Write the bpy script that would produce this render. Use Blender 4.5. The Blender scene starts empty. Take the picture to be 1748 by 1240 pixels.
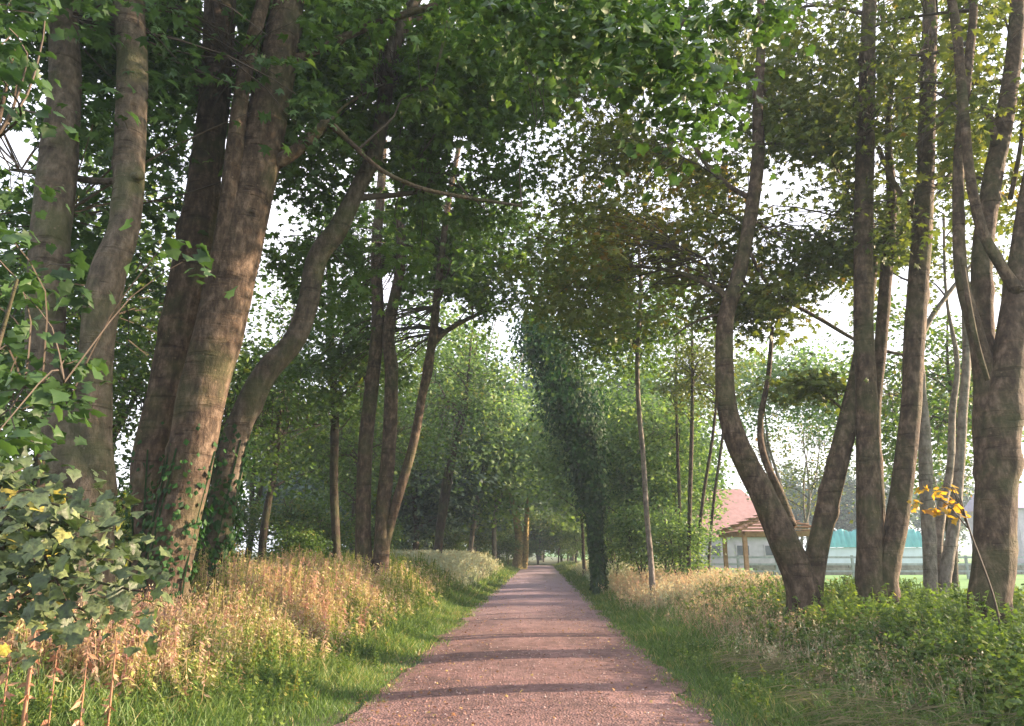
import bpy, math, random
import numpy as np
from mathutils import Vector

sc = bpy.context.scene
R = math.radians
# ------------------------------------------------------------------ camera, sky, sun
FPX, W0, H0, HOR = 1262.0, 1748.0, 1240.0, 940.0
CAMZ = 1.5
PITCH = math.atan((HOR - H0 / 2) / FPX)
cam = bpy.data.cameras.new('camera'); camo = bpy.data.objects.new('camera', cam)
sc.collection.objects.link(camo); sc.camera = camo
cam.sensor_fit = 'HORIZONTAL'; cam.sensor_width = 36.0; cam.lens = 36.0 * FPX / W0
cam.clip_end = 3000; cam.clip_start = 0.05
camo.location = (0, 0, CAMZ); camo.rotation_euler = (R(90) + PITCH, 0, 0)

SUN_EL, SUN_AZ = R(13), R(80)       # azimuth measured from +Y towards +X
world = bpy.data.worlds.new('World'); sc.world = world; world.use_nodes = True
wn = world.node_tree; wn.nodes.clear()
wo = wn.nodes.new('ShaderNodeOutputWorld'); wb = wn.nodes.new('ShaderNodeBackground')
sky = wn.nodes.new('ShaderNodeTexSky'); sky.sky_type = 'NISHITA'; sky.sun_disc = False
sky.sun_elevation = SUN_EL; sky.sun_rotation = SUN_AZ
sky.air_density = 1.0; sky.dust_density = 3.5; sky.ozone_density = 1.0
wb.inputs['Strength'].default_value = 0.15
# white cloud layer added over the evening sky to whiten it and lift ambient light
wtc = wn.nodes.new('ShaderNodeTexCoord'); wnz = wn.nodes.new('ShaderNodeTexNoise'); wnz.inputs['Scale'].default_value = 2.2; wnz.inputs['Detail'].default_value = 8
wn.links.new(wtc.outputs['Generated'], wnz.inputs['Vector'])
wr = wn.nodes.new('ShaderNodeMapRange'); wr.inputs[1].default_value = .35; wr.inputs[2].default_value = .65; wr.inputs[3].default_value = .55; wr.inputs[4].default_value = .95
wn.links.new(wnz.outputs['Fac'], wr.inputs[0])
wm = wn.nodes.new('ShaderNodeMix'); wm.data_type = 'RGBA'; wn.links.new(wr.outputs[0], wm.inputs[0]); wn.links.new(sky.outputs[0], wm.inputs[6]); wm.inputs[7].default_value = (2.95, 2.85, 3.1, 1)
wn.links.new(wm.outputs[2], wb.inputs[0]); wn.links.new(wb.outputs[0], wo.inputs[0])
sl = bpy.data.lights.new('sun', 'SUN'); sl.energy = 4.4; sl.angle = R(0.6); sl.color = (1.0, 0.74, 0.53)
so = bpy.data.objects.new('sun', sl); sc.collection.objects.link(so)
sdir = Vector((math.cos(SUN_EL) * math.sin(SUN_AZ), math.cos(SUN_EL) * math.cos(SUN_AZ), math.sin(SUN_EL)))
so.rotation_euler = sdir.to_track_quat('Z', 'Y').to_euler()
vs = sc.view_settings; sc.display_settings.display_device = 'sRGB'
vs.view_transform = 'Standard'; vs.look = 'None'; vs.gamma = 1.0; vs.exposure = 2.35
sc.render.engine = 'CYCLES'
cy = sc.cycles
cy.max_bounces = 7; cy.diffuse_bounces = 4; cy.glossy_bounces = 2; cy.transmission_bounces = 4
cy.transparent_max_bounces = 4; cy.volume_bounces = 0; cy.use_denoising = True
cy.caustics_reflective = False; cy.caustics_refractive = False
cy.sample_clamp_indirect = 6.0

rng = np.random.default_rng(7); random.seed(7)
ST, CT = math.sin(PITCH), math.cos(PITCH)

# ------------------------------------------------------------------ helpers
def P(px, py, d):
    """the point at distance d (world Y) seen at photo pixel px, py; also its scale (metres per pixel)"""
    u = (px - W0 / 2) / FPX; v = (H0 / 2 - py) / FPX
    t = d / (CT - v * ST)
    return np.array([u * t, d, CAMZ + (ST + v * CT) * t]), t / FPX

def proj(V):
    V = np.atleast_2d(V); z = V[:, 2] - CAMZ
    dep = V[:, 1] * CT + z * ST; dep = np.maximum(dep, 1e-3)
    up = -V[:, 1] * ST + z * CT
    return W0 / 2 + V[:, 0] / dep * FPX, H0 / 2 - up / dep * FPX

def xc(y): return 0.036 * y - 0.1

def sst(a, b, x):
    t = np.clip((x - a) / (b - a), 0, 1); return t * t * (3 - 2 * t)

def wob(x, y, s=1.0, seed=0.0):
    return (np.sin(x * 1.3 * s + 1.7 + seed) * np.cos(y * 1.1 * s - .6 + seed * 2) + .5 * np.sin(x * 2.9 * s + y * 2.3 * s + seed)
            + .3 * np.cos(x * 5.3 * s - y * 4.7 * s + 2 * seed)) / 1.8

def gz(x, y):
    x = np.asarray(x, float); y = np.asarray(y, float)
    e = x - xc(y)
    a = np.abs(e) - 1.6
    b = np.where(e < 0, 0.32, 0.14) * sst(0.0, 2.8, a)
    b = b * np.where(e > 0, 1 - .6 * sst(5, 9, e), 1)
    return b + 0.05 * wob(x, y, 1.1) * sst(0, 1.0, a)

def mesh_obj(name, V, F, mat=None, parent=None, tone=None, smooth=False):
    """V (n,3), F list of (m,k) int arrays -> ONE mesh object"""
    V = np.asarray(V, np.float32)
    me = bpy.data.meshes.new(name)
    F = [np.asarray(f, np.int32) for f in F if len(f)]
    nl = sum(f.size for f in F); nf = sum(len(f) for f in F)
    me.vertices.add(len(V)); me.vertices.foreach_set('co', V.ravel())
    me.loops.add(nl); me.loops.foreach_set('vertex_index', np.concatenate([f.ravel() for f in F]))
    tot = np.concatenate([np.full(len(f), f.shape[1], np.int32) for f in F])
    st = np.concatenate([[0], np.cumsum(tot)[:-1]]).astype(np.int32)
    me.polygons.add(nf); me.polygons.foreach_set('loop_start', st); me.polygons.foreach_set('loop_total', tot)
    me.polygons.foreach_set('use_smooth', np.full(nf, bool(smooth)))
    me.update(calc_edges=True)
    if tone is not None:
        at = me.attributes.new('tone', 'FLOAT', 'POINT'); at.data.foreach_set('value', np.asarray(tone, np.float32))
    if mat: me.materials.append(mat)
    o = bpy.data.objects.new(name, me); sc.collection.objects.link(o)
    if parent is not None: o.parent = parent
    return o

def tag(o, label=None, cat=None, group=None, kind=None):
    if label: o['label'] = label
    if cat: o['category'] = cat
    if group: o['group'] = group
    if kind: o['kind'] = kind
    return o

def empty(name, loc, label, cat, group=None):
    o = bpy.data.objects.new(name, None); sc.collection.objects.link(o); o.location = loc
    o.empty_display_size = .3
    return tag(o, label, cat, group)

class MB:
    """gathers pieces of one mesh"""
    def __init__(s): s.V = []; s.F = {}; s.T = []; s.n = 0
    def add(s, V, F, tone=None):
        V = np.asarray(V, float)
        for f in F:
            f = np.asarray(f, int)
            if len(f): s.F.setdefault(f.shape[1], []).append(f + s.n)
        s.V.append(V); s.T.append(np.zeros(len(V)) if tone is None else np.broadcast_to(tone, (len(V),)))
        s.n += len(V)
    def box(s, c, size, rz=0.0, tone=None):
        x, y, z = [q / 2 for q in size]
        v = np.array([[i, j, k] for i in (-x, x) for j in (-y, y) for k in (-z, z)])
        ca, sa = math.cos(rz), math.sin(rz)
        v = np.c_[v[:, 0] * ca - v[:, 1] * sa, v[:, 0] * sa + v[:, 1] * ca, v[:, 2]] + np.asarray(c, float)
        s.add(v, [np.array([[0, 1, 3, 2], [4, 6, 7, 5], [0, 4, 5, 1], [2, 3, 7, 6], [0, 2, 6, 4], [1, 5, 7, 3]])], tone)
    def beam(s, a, b, w, h, tone=None):
        a = np.asarray(a, float); b = np.asarray(b, float); d = b - a; d /= np.linalg.norm(d)
        sx = np.cross(d, [0, 0, 1.0]);
        if np.linalg.norm(sx) < 1e-3: sx = np.array([1., 0, 0])
        sx /= np.linalg.norm(sx); up = np.cross(sx, d)
        v = [p + sx * i * w / 2 + up * j * h / 2 for p in (a, b) for i in (-1, 1) for j in (-1, 1)]
        s.add(v, [np.array([[0, 1, 3, 2], [4, 6, 7, 5], [0, 4, 5, 1], [2, 3, 7, 6], [0, 2, 6, 4], [1, 5, 7, 3]])], tone)
    def build(s, name, mat, parent=None, smooth=False, local=True):
        V = np.concatenate(s.V)
        if parent is not None and local: V = V - np.array(parent.location)
        return mesh_obj(name, V, [np.concatenate(f) for f in s.F.values()], mat, parent, np.concatenate(s.T), smooth)

def spline(pts, rad, step):
    pts = np.asarray(pts, float); rad = np.asarray(rad, float)
    p = np.vstack([2 * pts[0] - pts[1], pts, 2 * pts[-1] - pts[-2]])
    oP, oR = [], []
    for i in range(len(pts) - 1):
        L = np.linalg.norm(pts[i + 1] - pts[i]); n = max(1, int(math.ceil(L / step)))
        t = (np.arange(n) / n)[:, None]
        a, b, c, d = p[i], p[i + 1], p[i + 2], p[i + 3]
        oP.append(.5 * ((2 * b) + (-a + c) * t + (2 * a - 5 * b + 4 * c - d) * t ** 2 + (-a + 3 * b - 3 * c + d) * t ** 3))
        oR.append(rad[i] + (rad[i + 1] - rad[i]) * (t[:, 0] ** 2 * (3 - 2 * t[:, 0])))
    oP.append(pts[-1:]); oR.append(rad[-1:])
    return np.vstack(oP), np.concatenate(oR)

def tube(mb, pts, rad, step=.15, seg=10, bump=0.0, seed=0.0, tone=None, flare=0.0):
    Pp, Rr = spline(pts, rad, step)
    n = len(Pp)
    T = np.gradient(Pp, axis=0); T /= (np.linalg.norm(T, axis=1)[:, None] + 1e-9)
    u = np.cross(T[0], [0.31, 0.95, 0.05]); u /= np.linalg.norm(u)
    U = np.zeros_like(Pp)
    for i in range(n):
        u = u - T[i] * np.dot(u, T[i]); u /= np.linalg.norm(u) + 1e-9; U[i] = u
    Vv = np.cross(T, U)
    th = np.linspace(0, 2 * math.pi, seg, endpoint=False)
    s = np.concatenate([[0], np.cumsum(np.linalg.norm(np.diff(Pp, axis=0), axis=1))])
    r = Rr[:, None] * np.ones((1, seg))
    if bump:
        r = r * (1 + bump * (.6 * np.sin(2 * th[None] + 1.1 * s[:, None] + seed) + .5 * np.sin(3 * th[None] - 1.9 * s[:, None] + 2 * seed)
                             + .35 * np.sin(5 * th[None] + 3.1 * s[:, None] + seed) + .3 * np.sin(4.3 * s[:, None] + th[None] + seed)
                             + .25 * np.sin(9.7 * s[:, None] + 2 * np.sin(th[None] + seed))))
    if bump > .03 and seg > 9:
        kr = np.random.default_rng(int(seed * 10) + 3)
        for _ in range(int(3 + s[-1] * 1.1)):
            s0 = kr.random() * s[-1]; t0 = kr.random() * 6.28; w0 = .07 + .09 * kr.random(); am = .10 + .14 * kr.random()
            dth = np.abs((th[None] - t0 + math.pi) % (2 * math.pi) - math.pi)
            r = r * (1 + am * np.exp(-((s[:, None] - s0) / w0) ** 2 - (dth / .5) ** 2))
    if flare:
        r = r * (1 + flare * np.exp(-s[:, None] / .35) * (1 + .45 * np.sin(4 * th[None] + seed) + .25 * np.sin(7 * th[None] + 2 * seed)))
    V = Pp[:, None] + r[..., None] * (np.cos(th)[None, :, None] * U[:, None] + np.sin(th)[None, :, None] * Vv[:, None])
    V = V.reshape(-1, 3)
    i = np.arange(n - 1)[:, None] * seg; j = np.arange(seg)[None]; j2 = (j + 1) % seg
    F = np.stack([i + j, i + j2, i + seg + j2, i + seg + j], -1).reshape(-1, 4)
    V = np.vstack([V, Pp[-1] + T[-1] * Rr[-1] * .6, Pp[0] - T[0] * 1e-3])
    k = (n - 1) * seg; jj = np.arange(seg)
    cap = np.stack([k + jj, k + (jj + 1) % seg, np.full(seg, len(V) - 2)], -1)
    cap0 = np.stack([(jj + 1) % seg, jj, np.full(seg, len(V) - 1)], -1)
    mb.add(V, [F, cap, cap0], tone)
    return Pp, Rr

# ------------------------------------------------------------------ materials
def newmat(name):
    m = bpy.data.materials.new(name); m.use_nodes = True
    nt = m.node_tree; nt.nodes.clear()
    return m, nt, nt.nodes.new('ShaderNodeOutputMaterial')

def ramp(nt, stops, interp='LINEAR'):
    r = nt.nodes.new('ShaderNodeValToRGB'); cr = r.color_ramp; cr.interpolation = interp
    while len(cr.elements) > 1: cr.elements.remove(cr.elements[-1])
    cr.elements[0].position = stops[0][0]; cr.elements[0].color = (*stops[0][1], 1)
    for p, c in stops[1:]:
        e = cr.elements.new(p); e.color = (*c, 1)
    return r

def leaf_mat(name, stops, transl=.38, tcol=(1.5, 1.5, .7), rough=.5, spec=.35, mottle=0):
    m, nt, out = newmat(name); N = nt.nodes.new; L = nt.links.new
    at = N('ShaderNodeAttribute'); at.attribute_name = 'tone'
    r = ramp(nt, stops); L(at.outputs['Fac'], r.inputs[0])
    if mottle:
        tc = N('ShaderNodeTexCoord'); nz = N('ShaderNodeTexNoise'); nz.inputs['Scale'].default_value = mottle; nz.inputs['Detail'].default_value = 6
        L(tc.outputs['Object'], nz.inputs['Vector']); rr = ramp(nt, [(.34, (.5, .48, .35)), (.48, (1, 1, 1)), (.7, (1.35, 1.35, 1.1))]); L(nz.outputs['Fac'], rr.inputs[0])
        mo = N('ShaderNodeMix'); mo.data_type = 'RGBA'; mo.blend_type = 'MULTIPLY'; mo.inputs[0].default_value = 1
        L(r.outputs[0], mo.inputs[6]); L(rr.outputs[0], mo.inputs[7])
        class _o: outputs = [mo.outputs[2]]
        r = _o
        bn = N('ShaderNodeBump'); bn.inputs['Strength'].default_value = .6; bn.inputs['Distance'].default_value = .01; L(nz.outputs['Fac'], bn.inputs['Height'])
    pb = N('ShaderNodeBsdfPrincipled'); pb.inputs['Roughness'].default_value = rough
    pb.inputs['Specular IOR Level'].default_value = spec
    L(r.outputs[0], pb.inputs['Base Color'])
    if mottle: L(bn.outputs[0], pb.inputs['Normal'])
    tr = N('ShaderNodeBsdfTranslucent')
    mul = N('ShaderNodeMix'); mul.data_type = 'RGBA'; mul.blend_type = 'MULTIPLY'; mul.inputs[0].default_value = 1
    L(r.outputs[0], mul.inputs[6]); mul.inputs[7].default_value = (*tcol, 1)
    L(mul.outputs[2], tr.inputs[0])
    mx = N('ShaderNodeMixShader'); mx.inputs[0].default_value = transl
    L(pb.outputs[0], mx.inputs[1]); L(tr.outputs[0], mx.inputs[2]); L(mx.outputs[0], out.inputs[0])
    return m

def bark_mat(name, dark, mid, light, moss=(.06, .08, .025), mossamt=.35, scale=1.0, rough=.85):
    m, nt, out = newmat(name); N = nt.nodes.new; L = nt.links.new
    tc = N('ShaderNodeTexCoord')
    mp = N('ShaderNodeMapping'); mp.inputs['Scale'].default_value = (1, 1, .5); L(tc.outputs['Object'], mp.inputs[0])
    n1 = N('ShaderNodeTexNoise'); n1.inputs['Scale'].default_value = 11 * scale; n1.inputs['Detail'].default_value = 8
    n1.inputs['Roughness'].default_value = .65; L(mp.outputs[0], n1.inputs['Vector'])
    r1 = ramp(nt, [(.32, dark), (.5, mid), (.70, light)]); L(n1.outputs['Fac'], r1.inputs[0])
    # horizontal creases round the stem
    mp2 = N('ShaderNodeMapping'); mp2.inputs['Scale'].default_value = (1.2, 1.2, 9); L(tc.outputs['Object'], mp2.inputs[0])
    n2 = N('ShaderNodeTexNoise'); n2.inputs['Scale'].default_value = 1.3 * scale; n2.inputs['Detail'].default_value = 5; L(mp2.outputs[0], n2.inputs['Vector'])
    r2 = ramp(nt, [(.33, (.42, .38, .36)), (.40, (.95, .95, .95)), (.55, (1, 1, 1)), (.64, (1.25, 1.18, 1.1)), (.72, (.9, .88, .85))]); L(n2.outputs['Fac'], r2.inputs[0])
    mm = N('ShaderNodeMix'); mm.data_type = 'RGBA'; mm.blend_type = 'MULTIPLY'; mm.inputs[0].default_value = .7
    L(r1.outputs[0], mm.inputs[6]); L(r2.outputs[0], mm.inputs[7])
    # patches of moss and pale lichen
    n3 = N('ShaderNodeTexNoise'); n3.inputs['Scale'].default_value = 1.6 * scale; n3.inputs['Detail'].default_value = 7; L(tc.outputs['Object'], n3.inputs['Vector'])
    r3 = ramp(nt, [(.48, (0, 0, 0)), (.62, (mossamt,) * 3)]); L(n3.outputs['Fac'], r3.inputs[0])
    m2 = N('ShaderNodeMix'); m2.data_type = 'RGBA'; L(r3.outputs[0], m2.inputs[0]); L(mm.outputs[2], m2.inputs[6]); m2.inputs[7].default_value = (*moss, 1)
    n4 = N('ShaderNodeTexVoronoi'); n4.inputs['Scale'].default_value = 9 * scale; L(tc.outputs['Object'], n4.inputs['Vector'])
    r4 = ramp(nt, [(.06, (.5, .5, .5)), (.14, (0, 0, 0))]); L(n4.outputs['Distance'], r4.inputs[0])
    m3 = N('ShaderNodeMix'); m3.data_type = 'RGBA'; L(r4.outputs[0], m3.inputs[0]); L(m2.outputs[2], m3.inputs[6]); m3.inputs[7].default_value = (*[min(1, c * 1.15) for c in light], 1)
    pb = N('ShaderNodeBsdfPrincipled'); pb.inputs['Roughness'].default_value = rough; pb.inputs['Specular IOR Level'].default_value = .2
    L(m3.outputs[2], pb.inputs['Base Color'])
    ad = N('ShaderNodeMath'); ad.operation = 'MULTIPLY_ADD'; L(r2.outputs[0], ad.inputs[0]); ad.inputs[1].default_value = .5; L(n1.outputs['Fac'], ad.inputs[2])
    bp = N('ShaderNodeBump'); bp.inputs['Strength'].default_value = .8; bp.inputs['Distance'].default_value = .05
    L(ad.outputs[0], bp.inputs['Height']); L(bp.outputs[0], pb.inputs['Normal']); L(pb.outputs[0], out.inputs[0])
    return m

def plain_mat(name, col, var=.25, scale=4, rough=.8, bump=.2):
    m, nt, out = newmat(name); N = nt.nodes.new; L = nt.links.new
    tc = N('ShaderNodeTexCoord'); n = N('ShaderNodeTexNoise'); n.inputs['Scale'].default_value = scale; n.inputs['Detail'].default_value = 6
    L(tc.outputs['Object'], n.inputs['Vector'])
    r = ramp(nt, [(.3, tuple(c * (1 - var) for c in col)), (.7, tuple(min(1, c * (1 + var)) for c in col))]); L(n.outputs['Fac'], r.inputs[0])
    pb = N('ShaderNodeBsdfPrincipled'); pb.inputs['Roughness'].default_value = rough; L(r.outputs[0], pb.inputs['Base Color'])
    if bump:
        b = N('ShaderNodeBump'); b.inputs['Strength'].default_value = bump; b.inputs['Distance'].default_value = .02; L(n.outputs['Fac'], b.inputs['Height']); L(b.outputs[0], pb.inputs['Normal'])
    L(pb.outputs[0], out.inputs[0]); return m

G = lambda *s: list(s)
M = {}
M['leaf_green'] = leaf_mat('leaf_green', G((0, (.036, .072, .018)), (.45, (.068, .14, .030)), (.8, (.115, .185, .038)), (1, (.16, .18, .04))))
M['leaf_deep'] = leaf_mat('leaf_deep', G((0, (.024, .056, .020)), (.5, (.046, .10, .034)), (.9, (.08, .155, .05)), (1, (.11, .15, .04))))
M['leaf_olive'] = leaf_mat('leaf_olive', G((0, (.048, .070, .018)), (.45, (.092, .130, .030)), (.8, (.15, .165, .034)), (1, (.24, .13, .03))))
M['leaf_bright'] = leaf_mat('leaf_bright', G((0, (.022, .052, .018)), (.6, (.042, .095, .028)), (1, (.09, .15, .04))), transl=.32, mottle=30)
M['leaf_grey'] = leaf_mat('leaf_grey', G((0, (.035, .058, .028)), (.5, (.062, .092, .044)), (.96, (.13, .17, .075)), (1, (.30, .27, .06))), transl=.25, tcol=(1.2, 1.4, .6), spec=.4, rough=.5, mottle=38)
M['leaf_pale'] = leaf_mat('leaf_pale', G((0, (.05, .11, .04)), (.5, (.12, .21, .07)), (1, (.23, .32, .12))), transl=.45)  # light green leaf; on the far trees its paleness also stands in for haze
M['leaf_blue'] = leaf_mat('leaf_blue', G((0, (.03, .06, .05)), (.5, (.07, .12, .095)), (1, (.16, .23, .15))))  # bluish tint of distance haze put into the leaf colour
M['leaf_yellow'] = leaf_mat('leaf_yellow', G((0, (.35, .26, .03)), (.6, (.45, .30, .04)), (1, (.40, .18, .04))), transl=.5, tcol=(1.3, 1.2, .8))
M['ivy'] = leaf_mat('ivy', G((0, (.008, .036, .008)), (.7, (.018, .075, .012)), (1, (.07, .13, .03))), transl=.25, spec=.25, rough=.6)
M['dry'] = leaf_mat('dry', G((0, (.38, .21, .18)), (.25, (.48, .34, .24)), (.45, (.50, .43, .26)), (.6, (.42, .42, .15)), (.75, (.24, .30, .08)), (1, (.11, .19, .04))), transl=.35, tcol=(1.2, 1.1, .8), spec=.15, rough=.8)
M['seed'] = leaf_mat('seed', G((0, (.40, .25, .19)), (.5, (.46, .40, .26)), (.8, (.42, .46, .30)), (1, (.46, .52, .38))), transl=.35, tcol=(1.1, 1, .8), spec=.1, rough=.9)
M['grass'] = leaf_mat('grass', G((0, (.055, .11, .030)), (.45, (.10, .18, .045)), (.72, (.18, .25, .075)), (.86, (.36, .32, .15)), (1, (.46, .36, .20))), transl=.35, spec=.3)
M['grass_far'] = leaf_mat('grass_far', G((0, (.075, .16, .055)), (.6, (.16, .25, .085)), (1, (.40, .40, .26))), transl=.35, spec=.2)
M['forb'] = leaf_mat('forb', G((0, (.045, .09, .022)), (.5, (.115, .19, .04)), (.85, (.22, .29, .06)), (1, (.30, .27, .08))), transl=.4)
M['straw'] = leaf_mat('straw', G((0, (.20, .20, .12)), (.5, (.33, .30, .18)), (1, (.42, .36, .22))), transl=.2, tcol=(1, 1, 1), spec=.2)
M['litter'] = leaf_mat('litter', G((0, (.20, .09, .04)), (.6, (.32, .18, .08)), (1, (.46, .36, .12))), transl=.15, tcol=(1, 1, 1), spec=.2)
M['redstalk'] = leaf_mat('redstalk', G((0, (.26, .11, .07)), (1, (.42, .27, .16))), transl=.1, tcol=(1, 1, 1), spec=.2)
M['bark'] = bark_mat('bark', (.028, .020, .014), (.068, .049, .034), (.17, .128, .092))
M['bark_grey'] = bark_mat('bark_grey', (.036, .030, .023), (.080, .066, .049), (.155, .13, .10), mossamt=.45)
M['bark_dark'] = bark_mat('bark_dark', (.022, .017, .013), (.050, .038, .029), (.10, .078, .06), mossamt=.5)
M['bark_moss_lit'] = bark_mat('bark_moss_lit', (.16, .11, .05), (.30, .22, .09), (.42, .34, .16), mossamt=.3, moss=(.2, .22, .05))  # mossy yellow bark, also lightened so the far trunk looks lit
M['bark_pale'] = bark_mat('bark_pale', (.08, .068, .058), (.17, .15, .13), (.28, .25, .22), mossamt=.15)
M['twig'] = plain_mat('twig', (.055, .042, .03))

# ------------------------------------------------------------------ leaves
def lobed():
    a = np.radians([-90, -58, -38, -18, 5, 22, 52, 70, 90, 110, 128, 158, 175, 198, 218, 238])
    r = np.array([.12, .42, .36, .47, .40, .54, .42, .46, .62, .46, .42, .54, .40, .47, .36, .42])
    x, y = r * np.cos(a), r * np.sin(a) + .12
    V = np.c_[x, y, -.25 * np.abs(x) - .18 * np.maximum(y, 0) ** 2]
    V = np.vstack([V, [0, .1, .03]])
    n = 16
    F = np.array([[i, (i + 1) % n, n] for i in range(n)])
    return V, F
def lobed_lo():
    V = np.array([[0, -.12, 0], [.5, -.02, -.14], [.22, .18, -.02], [.42, .5, -.12], [.1, .42, 0], [0, .78, -.1], [-.1, .42, 0], [-.42, .5, -.12], [-.22, .18, -.02], [-.5, -.02, -.14]])
    return V, np.array([[0, 1, 2], [2, 3, 4], [4, 5, 6], [6, 7, 8], [8, 9, 0], [0, 2, 8], [2, 4, 6], [2, 6, 8]])
def rhomb():
    return np.array([[0, -.1, 0], [.38, .33, -.1], [0, .8, -.04], [-.38, .33, -.1]]), np.array([[0, 1, 2], [0, 2, 3]])
def slim():
    return np.array([[0, 0, 0], [.17, .4, -.06], [0, 1.0, -.2], [-.17, .4, -.06]]), np.array([[0, 1, 2], [0, 2, 3]])
def curled(t, cx, cy_, tw):
    V, F = t; V = V.copy(); V[:, 2] += cx * V[:, 0] ** 2 + cy_ * V[:, 1] ** 2 + tw * V[:, 0] * V[:, 1]; V[:, 0] *= 1 - .15 * abs(cx); return V, F
TEMPL = {'lobed': lobed(), 'lo': lobed_lo(), 'rhomb': rhomb(), 'slim': slim()}
TEMPL['lobedx'] = TEMPL['lobed']; TEMPL['lobed1'] = curled(lobed(), .5, -.5, .5); TEMPL['lobed2'] = curled(lobed(), -.4, .35, -.6); TEMPL['lobed3'] = curled(lobed(), .8, .1, .2)

def frames(n, nrm, r=rng, dirs=None):
    """rotation columns X, Y, Z with Z = normal; Y = leaf direction"""
    Z = nrm / (np.linalg.norm(nrm, axis=1)[:, None] + 1e-9)
    a = r.normal(size=(n, 3)) if dirs is None else dirs + 1e-4
    Y = a - Z * np.sum(a * Z, 1)[:, None]; Y /= np.linalg.norm(Y, axis=1)[:, None] + 1e-9
    X = np.cross(Y, Z)
    return np.stack([X, Y, Z], -1)

def scatter(mb, templ, pos, nrm, size, tone, r=rng, dirs=None):
    n = len(pos)
    if n == 0: return
    if templ == 'lobed':
        q = r.integers(0, 4, n); size = np.asarray(size) * np.ones(n); tone = np.asarray(tone) * np.ones(n)
        for j in range(4):
            k = q == j; scatter(mb, ['lobedx', 'lobed1', 'lobed2', 'lobed3'][j], pos[k], nrm[k], size[k], tone[k], r, None if dirs is None else dirs[k])
        return
    V, F = TEMPL[templ]; Rm = frames(n, nrm, r, dirs)
    W = np.einsum('nij,kj->nki', Rm, V) * np.asarray(size)[:, None, None] + pos[:, None]
    k = len(V)
    FF = (F[None] + (np.arange(n) * k)[:, None, None]).reshape(-1, 3)
    mb.add(W.reshape(-1, 3), [FF], np.repeat(np.clip(tone, 0, 1), k))

GAPS0 = [(30, 275, 50, 55, .9), (110, 110, 40, 60, .4), (150, 310, 30, 40, .6), (160, 390, 30, 40, .4), (660, 495, 16, 34, 1), (700, 555, 30, 50, .8), (765, 530, 55, 28, .8),
        (790, 260, 45, 32, .75), (830, 340, 40, 25, .55), (905, 240, 60, 40, .6), (930, 120, 30, 20, .5), (900, 425, 60, 30, .4), (1030, 180, 60, 30, .75), (1130, 190, 60, 50, .8),
        (1220, 230, 70, 60, .85), (1300, 300, 60, 60, .45), (1350, 330, 80, 70, .85), (1420, 390, 50, 40, .7), (1120, 330, 70, 60, .65), (1000, 300, 70, 40, .45),
        (1545, 490, 30, 45, 1), (1400, 40, 30, 30, .5), (1460, 160, 40, 40, .4), (1600, 330, 35, 50, .6), (1690, 100, 30, 60, .5), (450, 340, 30, 40, .5), (455, 500, 40, 50, .5),
        (230, 600, 35, 70, .6), (210, 690, 30, 50, .5), (20, 470, 30, 60, .35), (720, 210, 20, 20, .5), (1660, 560, 60, 60, .7), (590, 180, 30, 20, .4),
        (1330, 420, 60, 40, .4), (560, 480, 40, 50, .45), (820, 460, 50, 40, .35), (1190, 420, 50, 30, .35), (660, 700, 40, 60, .4), (500, 760, 50, 60, .5), (1350, 740, 110, 70, .5), (1610, 700, 110, 150, .9), (1500, 560, 90, 70, .6), (1260, 760, 40, 60, .9)]
GAPS = [(a, b, c, d, e * (.75 if b < 480 and a > 700 else 1)) for a, b, c, d, e in GAPS0]
def keep(pos, r, amt=1.0):
    px, py = proj(pos)
    k = np.ones(len(pos))
    n = wob(px / 34, py / 34, 1.0, 3.0) + .6 * wob(px / 13, py / 13, 1.0, 1.0)
    for gx, gy, rx, ry, s in GAPS:
        d = ((px - gx) / rx) ** 2 + ((py - gy) / ry) ** 2
        k *= 1 - s * amt * sst(1.5, .4, d + .45 * n)
    return r.random(len(pos)) < k

STEMMAP = np.zeros((150, 210))
def note_stem(Pp, Rr):
    px, py = proj(Pp); z = Pp[:, 2] - CAMZ; dep = Pp[:, 1] * CT + z * ST; w = Rr / dep * FPX + 4
    for x, y, ww, d in zip(px, py, w, Pp[:, 1]):
        j = int(y // 10) + 5
        if 0 <= j < 150:
            a, b = int((x - ww) // 10) + 15, int((x + ww) // 10) + 15
            a, b = max(a, 0), min(b, 209)
            if b >= a: STEMMAP[j, a:b + 1] = np.maximum(STEMMAP[j, a:b + 1], d)
def behind(pos, r, p):
    px, py = proj(pos); j = np.clip((py // 10).astype(int) + 5, 0, 149); i = np.clip((px // 10).astype(int) + 15, 0, 209)
    return ~((STEMMAP[j, i] > pos[:, 1]) & (r.random(len(pos)) < p))

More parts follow.
